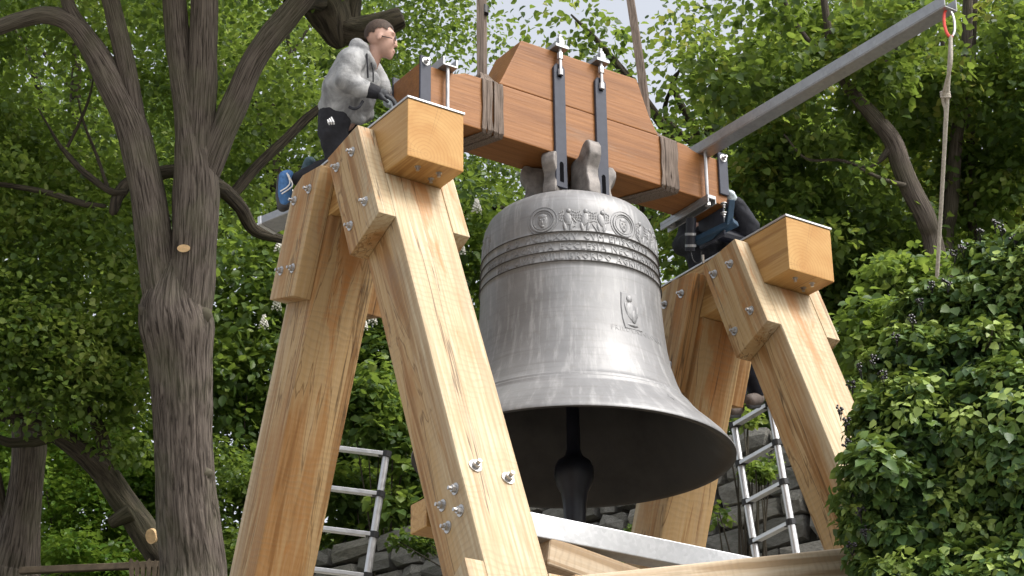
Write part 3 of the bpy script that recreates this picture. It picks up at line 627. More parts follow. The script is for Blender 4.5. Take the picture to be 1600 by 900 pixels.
# ------------------------------------------------------------------ rope and carabiner
pe = Vector((2.82, -2.58, 0.60))
rp = empty('carabiner', pe + Vector((0, 0, -0.2)), 'red and silver carabiner at the end of the grey lever', 'carabiner')
def loop_pts(c, hw, hh, n=20, tilt=0.0):
    out = []
    for k in range(n + 1):
        q = 2 * math.pi * k / n; out.append(Vector(c) + Vector((RT[0] * hw * math.cos(q), RT[1] * hw * math.cos(q), hh * math.sin(q))))
    return out
cc = pe + Vector((0, 0, -0.075)); lp = loop_pts(cc, 0.032, 0.10)
bm = bmesh.new(); bm_tube(bm, lp[4:17], 0.0095, 8); mesh_bm('spine', bm, MAT['red'], rp, T(cc))
bm = bmesh.new(); bm_tube(bm, lp[16:] + lp[1:5], 0.008, 8); mesh_bm('gate', bm, MAT['alu'], rp, T(cc))
r0 = cc + Vector((0, 0, -0.10)); kn = Vector(at(1473, 82, 13.35)); 
rend = Vector(at(1466, 400, 13.3)); rbase = rend + (rend - r0) * 0.9
bm = bmesh.new(); bm_tube(bm, [r0, r0.lerp(rend, 0.33), rend, rbase], 0.0125, 8)
rope = empty('pull_rope', rbase, 'grey rope hanging from the lever down into the ivy', 'rope'); mesh_bm('strand', bm, MAT['rope'], rope, T(rbase))
kz = r0.lerp(rend, 0.33); off = Vector(RT) * 0.022
bm = bmesh.new(); pp = smooth_path([list(r0 + Vector((0, 0, 0.005))), list(r0 - off + Vector((0, 0, -0.2))), list(r0.lerp(rend, 0.27) - off * 1.2), list(kz - off * 0.3), list(r0.lerp(rend, 0.42) - off * 0.2), list(r0.lerp(rend, 0.5) - off * 0.1)], 6); bm_tube(bm, pp, 0.0115, 8); mesh_bm('loop', bm, MAT['rope'], rope, T(rbase))
bm = bmesh.new()
for q in range(3): bm_tube(bm, [r0.lerp(rend, 0.27) + Vector((RT[0] * (0.022 * math.cos(g_) - 0.012), RT[1] * (0.022 * math.cos(g_) - 0.012) + 0.022 * math.sin(g_) * 0.8, 0.016 * q + 0.008 * math.sin(g_))) for g_ in np.linspace(0, 6.28, 14)], 0.010, 6)
mesh_bm('knot', bm, MAT['rope'], rope, T(rbase))

# ------------------------------------------------------------------ telescopic ladders and plank
def ladder(top, bottom, across, width, n, label, shoe=True):
    top, bottom = Vector(top), Vector(bottom); ax = (top - bottom).normalized(); L = (top - bottom).length
    X = Vector(across); X = (X - ax * X.dot(ax)).normalized(); Yd = ax.cross(X)
    root = empty('telescopic_ladder', bottom, label, 'ladder', 'telescopic ladders')
    for sgn in (-1, 1):
        bm = bmesh.new(); k = n
        for i in range(k):
            a0_, a1_ = bottom + ax * (L * i / k), bottom + ax * (L * (i + 1) / k)
            r = 0.033 - 0.0011 * i
            bm_tube(bm, [a0_ + X * sgn * width / 2, a1_ + X * sgn * width / 2], r, 14)
        mesh_bm('rail', bm, MAT['alu'], root, T(bottom), smooth=False)
    for i in range(1, n + 1):
        c = bottom + ax * (L * i / n - 0.02)
        M = frame(c, X, Yd, ax)
        bm = bmesh.new(); bm_prism(bm, [(-0.030, -0.016), (0.030, -0.016), (0.030, 0.012), (0.022, 0.017), (-0.022, 0.017), (-0.030, 0.012)], -width / 2 + 0.02, width / 2 - 0.02); bevel(bm, 0.002, 1)
        rg = mesh_bm('rung', bm, MAT['alu'], root, M, world=False)
        for sgn in (-1, 1):
            bm = bmesh.new(); bm_tube(bm, [(sgn * width / 2, 0, -0.022), (sgn * width / 2, 0, 0.022)], 0.039, 14); bm_box(bm, min(sgn * (width / 2 - 0.055), sgn * width / 2), max(sgn * (width / 2 - 0.055), sgn * width / 2), -0.026, 0.026, -0.02, 0.0165)
            mesh_bm('collar', bm, MAT['blackplastic'], rg, M, world=False)
    return root
HR = Vector((RT[0], RT[1], 0)).normalized()
lt = Vector(at(555, 700, 15.6)); lb = Vector(at(524, 890, 15.25)); d_ = lt - lb
ladder(lt, lb - d_ * 1.33, HR, 0.47, 7, 'telescopic aluminium ladder standing between the legs of the near a-frame')
rt_ = Vector(at(1176, 655, 15.9)); rb_ = Vector(at(1213, 870, 15.45)); d_ = rt_ - rb_
ladder(rt_ + d_ * 0.05, rb_ - d_ * 0.95, Vector((-0.02, -1.0, 0)), 0.44, 7, 'telescopic aluminium ladder under the worker in black by the far a-frame')
pk = empty('scaffold_plank', (-0.02, 0.95, -0.28), 'grey aluminium plank end sticking out under the blue shoe', 'plank')
Mp, Lp = axis_frame(at(417, 352, 14.25), at(545, 300, 13.95)); bm = bmesh.new(); bm_box(bm, -0.085, 0.085, -0.03, 0.03, 0, Lp); bevel(bm, 0.004, 1); mesh_bm('deck', bm, MAT['galv_dark'], pk, Mp, world=False)
bm = bmesh.new(); bm_box(bm, -0.088, 0.088, -0.033, 0.033, -0.012, 0.02); bevel(bm, 0.004, 1); mesh_bm('end_cap', bm, MAT['alu'], pk, Mp, world=False)

# ------------------------------------------------------------------ stone wall
m, nt, b, o = newmat('grey_rubble_stone'); v = coords(nt)
oi = N(nt, 'ShaderNodeObjectInfo')
c0 = ramp(nt, oi.outputs['Random'], [(0.0, (0.15, 0.146, 0.134)), (0.5, (0.215, 0.206, 0.185)), (1.0, (0.29, 0.27, 0.235))])
c = mixc(nt, ramp(nt, noise_tex(nt, v, 9, 6, 0.65), [(0.4, (0, 0, 0)), (0.75, (0.75,) * 3)]), c0, (0.065, 0.066, 0.055))
c = mixc(nt, ramp(nt, noise_tex(nt, v, 4, 4), [(0.6, (0, 0, 0)), (0.75, (0.6,) * 3)]), c, (0.06, 0.075, 0.03))
nt.links.new(c, b.inputs['Base Color']); b.inputs['Roughness'].default_value = 0.9; bump(nt, b, noise_tex(nt, v, 16, 6, 0.7), 0.9, 0.02); MAT['stone'] = m
MAT['mortar'] = plain('dark_mortar', (0.045, 0.042, 0.036), 0.95, 0.4, 10, 0.1, 0.5, 0.02)
wallM = frame((W0[0], W0[1], 0), (WD[0], WD[1], 0), (WN[0], WN[1], 0), (0, 0, 1))     # x along, y behind, z up  (mirrored frame avoided below)
wallM = frame((W0[0], W0[1], 0), (-WD[0], -WD[1], 0), (WN[0], WN[1], 0), (0, 0, 1))
wall = empty('rubble_wall', (W0[0], W0[1], -1.8), 'grey rubble stone retaining wall behind the bell frame', 'stone wall')
bm = bmesh.new(); bm_box(bm, -13, 9.0, 0.06, 0.55, -4.6, WALL_TOP - 0.04); mesh_bm('wall_core', bm, MAT['mortar'], wall, wallM, world=False)
variants = []
for k in range(14):
    bm = bmesh.new(); bmesh.ops.create_cube(bm, size=1.0); bmesh.ops.subdivide_edges(bm, edges=bm.edges, cuts=1, use_grid_fill=True)
    r = random.Random(k)
    for v_ in bm.verts:
        c_ = v_.co; edge = sum(abs(abs(q) - 0.5) < 1e-4 for q in c_)
        f = 1 - 0.07 * max(0, edge - 1)
        v_.co = Vector((c_.x * f + r.uniform(-.06, .06), c_.y * (1.0 - 0.16 * max(0, edge - 1)) + r.uniform(-.10, .10), c_.z * f + r.uniform(-.09, .09)))
    me = bpy.data.meshes.new('stone'); bmesh.ops.recalc_face_normals(bm, faces=bm.faces); bm.to_mesh(me); bm.free(); me.materials.append(MAT['stone']); variants.append(me)
zc = WALL_TOP; rr = random.Random(5); cnt = 0; rest = bmesh.new()
while zc > -1.7:
    h = rr.uniform(0.14, 0.27); x = -10.8 + rr.uniform(0, .3)
    while x < 8.8:
        l = rr.uniform(0.22, 0.68) * (0.8 + h)
        Ml_ = T((x + l / 2, 0.04 + rr.uniform(-.04, .03), zc - h / 2 + rr.uniform(-.012, .012))) @ Matrix.Rotation(rr.uniform(-.05, .05), 4, 'Y') @ Matrix.Diagonal((l - 0.022, 0.26, h - 0.016, 1)); vm = variants[rr.randrange(14)]
        if x < 2.7 and zc > -1.2 and cnt < 300: link('stone', vm, None, wall, wallM @ Ml_); cnt += 1
        else:
            n0 = len(rest.verts); rest.from_mesh(vm); rest.verts.ensure_lookup_table()
            for v_ in rest.verts[n0:]: v_.co = Ml_ @ v_.co
        x += l
    zc -= h
rs = mesh_bm('stonework', rest, MAT['stone'], wall, wallM, world=False); rs['kind'] = 'stuff'

# ------------------------------------------------------------------ foliage helpers
OVAL = (np.array([[0, 0, 0], [0.30, 0.30, 0.06], [0.68, 0.27, 0.05], [1.0, 0, -0.10], [0.68, -0.27, 0.05], [0.30, -0.30, 0.06]]), [(0, 3, 2, 1), (0, 5, 4, 3)])
HEART = (np.array([[0, 0, 0], [0.12, 0.40, 0.05], [0.58, 0.36, 0.06], [1.0, 0, -0.12], [0.58, -0.36, 0.06], [0.12, -0.40, 0.05]]), [(0, 3, 2, 1), (0, 5, 4, 3)])
IVY = (np.array([[0, 0, 0], [0.02, 0.42, -0.05], [0.30, 0.22, 0.05], [0.52, 0.46, -0.06], [0.62, 0.16, 0.03], [1.0, 0, -0.14], [0.62, -0.16, 0.03], [0.52, -0.46, -0.06], [0.30, -0.22, 0.05], [0.02, -0.42, -0.05], [0.45, 0, 0.0]]),
       [(0, 10, 2, 1), (10, 4, 3, 2), (10, 5, 4, 4), (0, 9, 8, 10), (10, 8, 7, 6), (10, 6, 5, 5)])
def unit(a): return a / np.maximum(np.linalg.norm(a, axis=-1, keepdims=True), 1e-9)
def leaves(name, P, nrm, ax, size, tint, mat, parent, origin, shape=OVAL):
    nrm = unit(nrm); ax = unit(ax - nrm * np.sum(ax * nrm, -1, keepdims=True)); sd_ = np.cross(nrm, ax)
    tv, tf = shape; k = len(tv); n = len(P); size = np.asarray(size)[:, None, None]
    V = P[:, None, :] + size * (ax[:, None, :] * tv[None, :, 0:1] + sd_[:, None, :] * tv[None, :, 1:2] + nrm[:, None, :] * tv[None, :, 2:3])
    tris = []
    for f in tf:
        f = list(dict.fromkeys(f)); tris += [(f[0], f[i], f[i + 1]) for i in range(1, len(f) - 1)]
    F = (np.arange(n)[:, None, None] * k + np.array(tris)[None]).reshape(-1, 3)
    me = np_mesh(name, V.reshape(-1, 3) - np.asarray(origin), F, False)
    at_ = me.attributes.new('tint', 'FLOAT', 'POINT'); at_.data.foreach_set('value', np.repeat(np.clip(tint, 0, 1), k).astype(np.float32))
    return link(name, me, mat, parent, T(origin))
def insphere(n): 
    d = unit(RNG.normal(size=(n, 3))); return d * RNG.random((n, 1)) ** (1 / 3)
def clump_leaves(cen, rad, per, size, droop=0.5, flat=0.6, tint_c=None, tint_j=0.16, up=0.8):
    """leaves around clump centres"""
    m_ = len(cen); rep = np.repeat(np.arange(m_), per); n = len(rep)
    off = insphere(n) * np.array([1, 1, flat]); P = cen[rep] + off * np.asarray(rad)[rep][:, None]
    P = P - np.array([0, 0, 1]) * (0.25 * np.asarray(rad)[rep] * (off[:, 0] ** 2 + off[:, 1] ** 2))[:, None]
    nrm = np.array([0, 0, up]) + RNG.normal(size=(n, 3)) * 0.55 + off * 0.5
    ax = off + RNG.normal(size=(n, 3)) * 0.7 - np.array([0, 0, droop])
    big = np.array([0.30 * noise.noise(Vector(q * 0.7)) for q in cen])
    t = (tint_c[rep] if tint_c is not None else 0.5) + big[rep] + RNG.normal(size=n) * tint_j + off[:, 2] * 0.06
    return P, nrm, ax, size * RNG.uniform(0.65, 1.25, n), t
def ell_points(c, R, n, shell=0.45):
    d = unit(RNG.normal(size=(n, 3))); r = (shell + (1 - shell) * RNG.random((n, 1)) ** 0.6)
    return np.asarray(c) + d * r * np.asarray(R)
def tube_mesh(name, paths, mat, parent, origin, nseg=12, ridge=0.0, kr=11, n=8, rough=0.05):
    """tapered limbs; each path rows are x,y,z,radius. bark ridges are real relief when ridge > 0"""
    VV, FF, UU = [], [], []; base = 0
    for pth in paths:
        Q = smooth_path(pth, n); ns = nseg; m_ = len(Q); C = Q[:, :3]; R = np.maximum(Q[:, 3], 0.004)
        tg = unit(np.gradient(C, axis=0)); x = np.cross(tg[0], [0.31, 0.2, 0.93]); x = x / np.linalg.norm(x); Xs = []
        for t in tg:
            x = x - t * x.dot(t); x = x / np.linalg.norm(x); Xs.append(x)
        Xs = np.array(Xs); Ys = np.cross(tg, Xs); L = np.concatenate([[0], np.cumsum(np.linalg.norm(np.diff(C, axis=0), axis=1))])
        ang = np.linspace(0, 2 * np.pi, ns + 1); seed = random.random() * 50
        dr = np.zeros((m_, ns + 1))
        for i in range(m_):
            for j in range(ns):
                aa = ang[j]; q = Vector((math.cos(aa) * 1.3, math.sin(aa) * 1.3, L[i] * 1.2 / max(0.1, R[0] * 3) + seed))
                d = rough * 2.2 * noise.noise(q)
                if ridge:
                    wv = noise.noise(Vector((math.cos(aa) * 2, math.sin(aa) * 2, L[i] * 1.6 + seed))) * 1.1
                    rv = noise.noise(Vector((math.cos(aa) * kr * .42, math.sin(aa) * kr * .42, L[i] * 1.5 + wv + seed)))
                    rw = noise.noise(Vector((math.cos(aa) * kr * .85, math.sin(aa) * kr * .85, L[i] * 3.2 + wv + seed)))
                    d += ridge * (1 - 2.2 * abs(rv)) * 0.6 + ridge * 0.55 * rw
                dr[i, j] = d
            dr[i, ns] = dr[i, 0]
        RR = R[:, None] * (1 + dr)
        V = C[:, None, :] + RR[..., None] * (np.cos(ang)[None, :, None] * Xs[:, None, :] + np.sin(ang)[None, :, None] * Ys[:, None, :])
        idx = base + np.arange(m_ * (ns + 1)).reshape(m_, ns + 1)
        FF.append(np.stack([idx[:-1, :-1], idx[:-1, 1:], idx[1:, 1:], idx[1:, :-1]], -1).reshape(-1, 4)); VV.append(V.reshape(-1, 3))
        UU.append(np.stack([np.tile(ang / (2 * np.pi), m_), np.repeat(L, ns + 1)], -1)); base += m_ * (ns + 1)
        # end cap as a fan of quads collapsed to the centre
        tip = np.vstack([C[-1] + tg[-1] * R[-1] * 0.2]); VV.append(tip); UU.append(np.array([[0.5, L[-1]]]));
        FF.append(np.array([[idx[-1, j], idx[-1, j + 1], base, base] for j in range(ns)])); base += 1
    V = np.vstack(VV); F = np.vstack(FF); U = np.vstack(UU)
    me = bpy.data.meshes.new(name); faces = [tuple(dict.fromkeys(f)) for f in F.tolist()]
    me.from_pydata((V - np.asarray(origin)).tolist(), [], faces); me.shade_smooth()
    uv = me.uv_layers.new(name='UVMap'); vi = np.zeros(len(me.loops), np.int32); me.loops.foreach_get('vertex_index', vi); uv.data.foreach_set('uv', U[vi].astype(np.float32).ravel())
    return link(name, me, mat, parent, T(origin))
def pxpath(rows, depth):
    """rows: px, py, width px [, extra depth]"""
    out = []
    for r in rows:
        d = depth + (r[3] if len(r) > 3 else 0); p = at(r[0], r[1], d); out.append((*p, r[2] * d / FPX / 2))
    return np.array(out)

G_LIN = [(0.0, (0.036, 0.068, 0.017)), (0.4, (0.095, 0.160, 0.034)), (0.75, (0.175, 0.245, 0.052)), (1.0, (0.29, 0.34, 0.085))]
G_BACK = [(0.0, (0.030, 0.060, 0.018)), (0.45, (0.080, 0.142, 0.034)), (0.8, (0.155, 0.225, 0.052)), (1.0, (0.27, 0.33, 0.08))]
G_RIGHT = [(0.0, (0.034, 0.066, 0.018)), (0.45, (0.088, 0.148, 0.036)), (0.8, (0.18, 0.235, 0.052)), (1.0, (0.36, 0.35, 0.08))]
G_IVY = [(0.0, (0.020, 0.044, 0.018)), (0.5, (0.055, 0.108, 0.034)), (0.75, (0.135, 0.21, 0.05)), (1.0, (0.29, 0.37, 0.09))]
MAT['lf_lin'] = leafmat('linden_leaves', G_LIN, 0.5); MAT['lf_back'] = leafmat('backdrop_leaves', G_BACK, 0.46); MAT['lf_right'] = leafmat('broad_leaves', G_RIGHT, 0.5)
MAT['lf_ivy'] = leafmat('ivy_leaves', G_IVY, 0.2, 0.42, 0.35)
MAT['lf_bright'] = leafmat('bright_undergrowth_leaves', [(0, (0.03, 0.08, 0.01)), (0.5, (0.09, 0.19, 0.02)), (1, (0.2, 0.32, 0.05))], 0.42)

def tree(name, label, base_px, base_depth, crowns, size, mat, trunk=None, limbs=4, bark='bark_dark', shape=OVAL, per=110, rad=(0.4, 0.75), cat='tree', group='trees behind the bell frame', tint=0.5, tvar=0.2, dens=1.0, nrm_up=0.8):
    """crowns: (px, py, depth, rx, ry, rz in metres, clumps)"""
    bp = at(base_px[0], base_px[1], base_depth); bz = float(ground_z(np.array(bp[0]), np.array(bp[1]))) - 0.1
    org = np.array([bp[0], bp[1], bz]); root = empty(name, org, label, cat, group)
    if trunk is None:
        c0 = at(crowns[0][0], crowns[0][1], crowns[0][2]); r0_ = trunk_r = 0.16
        pth = [(*org, r0_ * 1.3), (*(org * 0.6 + c0 * 0.4 + np.array([0.2, 0.1, 0])), r0_), (*(org * 0.25 + c0 * 0.75), r0_ * 0.7), (*c0, 0.06)]
        paths = [np.array(pth)]
    else: paths = [np.array(q) for q in trunk]
    cen, rd = [], []
    for (px, py, dp, rx, ry, rz, nc) in crowns:
        c_ = at(px, py, dp); nn = int(nc * dens); cen.append(ell_points(c_, (rx, ry, rz), nn)); rd.append(RNG.uniform(rad[0], rad[1], nn))
        src = np.array(paths[0][-2][:3]) if trunk is None else np.array(paths[min(len(paths) - 1, 1)][-1][:3])
        for k in range(limbs):
            e = cen[-1][RNG.integers(nn)]; s_ = src * 0.8 + c_ * 0.2; mid = (s_ + e) / 2 + RNG.normal(size=3) * 0.25
            paths.append(np.array([(*s_, 0.06), (*mid, 0.035), (*e, 0.012)]))
    tube_mesh('trunk', paths, MAT[bark], root, org, 10, 0.0, n=5, rough=0.09)
    cen = np.vstack(cen); rd = np.concatenate(rd); tc_ = tint + RNG.normal(size=len(cen)) * tvar
    P, nr, ax, sz, t = clump_leaves(cen, rd, per, size, tint_c=tc_, up=nrm_up)
    leaves('crown', P, nr, ax, sz, t, MAT[mat], root, org, shape)
    return root

# ------------------------------------------------------------------ the big linden
DL = 20.5
org = at(300, 960, DL); org[2] = float(ground_z(np.array(org[0]), np.array(org[1]))) - 0.1
lin = empty('linden_tree', org, 'big furrowed linden trunk forking into several limbs left of the frame', 'tree')
low = at(303, 900, DL); 
trunkp = np.vstack([[(*(org + np.array([0, 0, 0.0])), 0.42)], [(*(org * 0.5 + low * 0.5), 0.34)], pxpath([(302, 900, 98), (292, 800, 92), (286, 700, 88), (284, 620, 90), (281, 560, 96), (277, 510, 112), (272, 475, 100), (272, 445, 74), (275, 415, 44), (277, 385, 10)], DL)])
tube_mesh('trunk', [trunkp], MAT['bark'], lin, org, 96, 0.10, 24, n=22, rough=0.05)
for rows in ([(262, 505, 66, -.02), (250, 440, 60), (237, 340, 56), (222, 260, 52), (205, 195, 50), (172, 125, 44), (140, 70, 36), (110, 35, 32), (70, 24, 27), (30, 32, 24), (-40, 50, 22), (-120, 20, 16)],
             [(290, 505, 74, -.02), (300, 430, 70), (305, 340, 70), (306, 270, 66), (296, 190, 46), (283, 110, 38), (275, 30, 36), (270, -60, 34), (262, -200, 26)],
             [(308, 290, 50), (313, 200, 46), (317, 110, 46), (318, 30, 44), (322, -60, 40), (335, -200, 30)],
             [(312, 300, 40), (330, 250, 42), (350, 200, 42), (372, 150, 40), (394, 100, 38), (422, 58, 38), (455, 20, 36), (490, -30, 34), (520, -120, 28)],
             [(214, 215, 34), (206, 150, 31), (192, 80, 29), (178, 20, 28), (165, -40, 27), (150, -160, 20)],
             [(150, 90, 22), (128, 45, 20), (108, 10, 20), (95, -40, 16)]):
    limb = tube_mesh('limb', [pxpath(rows, DL)], MAT['bark'], lin, org, 48, 0.06, 16, n=12, rough=0.05)
for rows in ([(300, 265, 18, .4), (255, 270, 22, .5), (205, 285, 20, .5), (186, 302, 20, .4), (178, 328, 15, .3), (179, 336, 8, .3)], [(325, 285, 26, .3), (350, 298, 24, .5), (376, 325, 22, .6), (396, 358, 19, .7), (440, 374, 14, .8), (520, 390, 6, 1)], [(362, 306, 18, .6), (400, 262, 17, .7), (450, 214, 15, .8), (495, 172, 13, .9), (560, 130, 5, 1)],
             [(165, 322, 6, .3), (130, 318, 11, .3), (70, 300, 9, .4), (0, 288, 8, .5), (-60, 280, 6, .6)], [(195, 300, 12, .4), (172, 298, 11, .3), (130, 268, 10, .4), (100, 235, 8, .5), (92, 225, 6, .5), (60, 170, 2, .6)], [(168, 292, 6, .3), (150, 240, 5, .4), (132, 195, 4, .4), (120, 150, 1, .4)], [(105, 230, 5, .4), (125, 190, 5, .4), (140, 150, 4, .4), (150, 100, 1, .4)]):
    tube_mesh('branch', [pxpath(rows, DL)], MAT['bark_dark'], lin, org, 14, 0.05, 6, n=6, rough=0.08)
# swollen burrs on the trunk and fresh cuts
for (px, py, r_) in ((222, 487, 26), (232, 525, 20), (318, 498, 24), (280, 520, 26), (248, 650, 16), (331, 745, 20), (300, 610, 18), (335, 740, 14)):
    c_ = at(px + (283 - px) * 0.35, py, DL - 0.10); bm = bmesh.new(); rr_ = r_ * DL / FPX * 0.85; bm_ico(bm, (0, 0, 0), rr_, 3)
    for v_ in bm.verts: v_.co *= 1 + 0.7 * noise.noise(v_.co * 8 + Vector(c_)) + 0.35 * noise.noise(v_.co * 24)
    ob = mesh_bm('burr', bm, MAT['bark'], lin, T(c_), smooth=True, world=False)
def cut_face(px, py, wpx, hpx, depth, parent, nrm):
    c_ = at(px, py, depth); M, _ = axis_frame(c_, Vector(c_) + Vector(nrm)); bm = bmesh.new(); k = depth / FPX / 2
    bm_tube(bm, [(0, 0, -0.05), (0, 0, 0.012)], 1.0, 18)
    for v_ in bm.verts: v_.co = Vector((v_.co.x * wpx * k, v_.co.y * hpx * k, v_.co.z))
    return mesh_bm('cut_face', bm, MAT['cutwood'], parent, M, world=False)
cut_face(287, 388, 20, 12, DL - 0.235, lin, -FW)
# thick gnarled limb behind the man's head (same tree, far side)
for rows in ([(480, -60, 60, 1), (500, -10, 72, 1), (520, 30, 66, 1), (528, 62, 40, 1), (532, 75, 14, 1)], [(520, 40, 50, 1), (555, 48, 44, 1), (590, 40, 40, 1), (618, 30, 36, 1), (628, 26, 32, 1)], [(560, -40, 24, 1), (552, 0, 26, 1), (545, 45, 30, 1)], [(455, 8, 30, .3), (480, 0, 34, .6), (505, 5, 40, 1)]):
    tube_mesh('limb', [pxpath(rows, DL)], MAT['bark_dark'], lin, org, 28, 0.10, 8, n=8, rough=0.07)
cr = []
for (px, py, dd, rx, ry, rz, nc) in ((120, 120, 1.6, 2.0, 1.0, 1.3, 60), (60, 330, 1.4, 1.3, .8, .9, 45), (130, 440, 1.0, 1.2, .8, .8, 45), (90, 560, 0.4, 0.9, .6, .55, 34), (-150, 250, 1, 1.5, 1.5, 2.0, 40), (200, -220, 0, 3.5, 2.5, 1.2, 110), (520, -260, 0, 2.6, 2.5, 1.0, 60), (420, 200, 2.2, 1.0, .7, 1.2, 26)):
    cr.append((ell_points(at(px, py, DL + dd), (rx, ry, rz), nc)))
cen = np.vstack(cr); P, nr, ax, sz, t = clump_leaves(cen, RNG.uniform(.3, .6, len(cen)), 120, 0.072, tint_c=0.5 + RNG.normal(size=len(cen)) * 0.2)
leaves('crown', P, nr, ax, sz, t, MAT['lf_lin'], lin, org, HEART)

# ------------------------------------------------------------------ other trees
# leaning tree with the pruned stub
tl = [pxpath([(262, 905, 46), (245, 862, 44), (215, 815, 42), (188, 775, 40), (165, 742, 38), (135, 712, 34), (100, 685, 30), (70, 668, 26), (30, 655, 22), (-30, 640, 18)], 21.6), pxpath([(172, 762, 26), (166, 720, 22), (158, 680, 20), (143, 640, 17), (131, 590, 14), (125, 540, 10)], 21.6), pxpath([(205, 800, 30), (190, 808, 24), (172, 818, 17)], 21.5), pxpath([(90, 680, 18), (50, 690, 16), (10, 690, 14), (-30, 670, 10)], 21.7)]
o_ = at(275, 960, 21.6); o_[2] = float(ground_z(np.array(o_[0]), np.array(o_[1]))) - 0.1; tl[0] = np.vstack([[(*o_, 0.17)], tl[0]])
ln_ = empty('leaning_tree', o_, 'leaning pruned tree with a pale cut stub beside the linden', 'tree')
tube_mesh('trunk', tl, MAT['bark_dark'], ln_, o_, 30, 0.08, 9, n=8, rough=0.07)
cut_face(236, 838, 17, 24, 21.35, ln_, Vector(-FW) * 0.8 - Vector(RT) * 0.2)
cen = np.vstack([ell_points(at(110, 600, 21.3), (.75, .5, .4), 26), ell_points(at(40, 520, 21.5), (.7, .5, .5), 24), ell_points(at(190, 560, 21.6), (.55, .4, .45), 20), ell_points(at(205, 690, 21.4), (.14, .2, .12), 3), ell_points(at(-80, 560, 21.5), (.7, .7, .8), 20)])
P, nr, ax, sz, t = clump_leaves(cen, RNG.uniform(.22, .42, len(cen)), 90, 0.075, tint_c=0.45 + RNG.normal(size=len(cen)) * 0.14)
leaves('crown', P, nr, ax, sz, t, MAT['lf_lin'], ln_, o_, HEART)
# tree at the left edge
o_ = at(10, 980, 22.5); o_[2] = float(ground_z(np.array(o_[0]), np.array(o_[1]))) - 0.1
le = empty('edge_tree', o_, 'stout grey trunk forking at the left edge of the picture', 'tree')
tube_mesh('trunk', [np.vstack([[(*o_, 0.3)], pxpath([(18, 905, 84), (26, 860, 70), (34, 800, 56), (42, 740, 48), (45, 690, 50), (38, 640, 40), (25, 560, 34), (10, 440, 28)], 22.5)]), pxpath([(46, 700, 34), (60, 650, 24), (70, 590, 18)], 22.5), pxpath([(15, 850, 30), (0, 800, 26), (-10, 740, 22)], 22.5)], MAT['bark'], le, o_, 48, 0.08, 11, n=10)
cen = ell_points(at(-20, 420, 23.0), (1.6, 1.2, 1.2), 50); P, nr, ax, sz, t = clump_leaves(cen, RNG.uniform(.3, .5, len(cen)), 100, 0.07, tint_c=0.5 + RNG.normal(size=len(cen)) * 0.2)
leaves('crown', P, nr, ax, sz, t, MAT['lf_lin'], le, o_, HEART)

# backdrop
tree('maple_tree', 'dense green tree behind the big linden at upper left', (90, 900), 27, [(120, 100, 27.5, 3.6, 1.6, 2.2, 150), (60, 420, 27, 2.8, 1.4, 1.8, 110)], 0.085, 'lf_back', tint=0.5)
tree('poplar_tree', 'distant pale green tree glimpsed between the linden limbs', (200, 900), 33, [(140, 90, 33, 3.4, 1.4, 2.4, 110), (400, 200, 33.5, 3.0, 1.4, 2.6, 100)], 0.12, 'lf_back', tint=0.66)
tree('ash_tree', 'leafy tree between the linden and the kneeling man', (420, 900), 27.5, [(430, 120, 28, 2.4, 1.5, 2.6, 120), (400, 430, 27, 1.9, 1.3, 1.8, 90)], 0.085, 'lf_back', tint=0.55)
ch = tree('chestnut_tree', 'blossoming chestnut behind the near a-frame', (560, 900), 25.5, [(480, 560, 25.5, 1.9, 1.2, 1.6, 80), (640, 480, 26, 1.8, 1.2, 2.0, 80), (600, 720, 24.5, 1.0, .8, 0.9, 36)], 0.12, 'lf_back', tint=0.42, tvar=0.15)
tree('beech_tree', 'dark leafy tree behind the man and the left sling', (690, 900), 29, [(655, 110, 29, 1.1, 1.4, 2.0, 80), (760, 330, 28, 2.4, 1.4, 1.5, 90)], 0.085, 'lf_back', tint=0.42)
tree('hornbeam_tree', 'leafy tree filling the space behind the bell', (930, 900), 30, [(930, 420, 30, 3.0, 1.5, 1.9, 110), (880, 700, 27, 3.0, 1.2, 1.6, 80)], 0.085, 'lf_back', tint=0.45)
tree('walnut_tree', 'open leafy crown against the sky behind the right sling', (1080, 900), 25, [(1120, 110, 25, 0.95, 0.9, 1.2, 26), (1180, 330, 24.5, 1.7, 1.2, 1.1, 76), (890, 70, 25, 0.9, 0.6, 0.5, 7)], 0.088, 'lf_right', per=100, tint=0.5, shape=HEART)
# leaning trunk on the right
o_ = at(1475, 420, 19.6); o_[2] = float(ground_z(np.array(o_[0]), np.array(o_[1]))) - 0.1
RTK = [np.vstack([[(*o_, 0.14)], pxpath([(1462, 400, 32), (1448, 345, 32), (1425, 300, 33), (1410, 262, 31), (1395, 220, 28), (1372, 190, 25), (1345, 160, 21), (1318, 125, 18), (1300, 80, 15), (1290, 20, 12), (1280, -60, 9)], 19.6)]),
       pxpath([(1398, 225, 16), (1360, 260, 5), (1310, 250, 5), (1260, 248, 4), (1225, 210, 3)], 19.6), pxpath([(1415, 290, 8), (1380, 280, 6), (1340, 262, 5)], 19.5), pxpath([(1340, 155, 12), (1380, 100, 10), (1420, 30, 8), (1440, -60, 6)], 19.7), pxpath([(1310, 110, 9), (1260, 60, 8), (1230, 10, 7), (1200, -60, 5)], 19.7)]
rt1 = empty('leaning_hazel_tree', o_, 'tree with a bent dark trunk leaning left below the lever', 'tree')
tube_mesh('trunk', RTK, MAT['bark'], rt1, o_, 20, 0.05, 8, n=6)
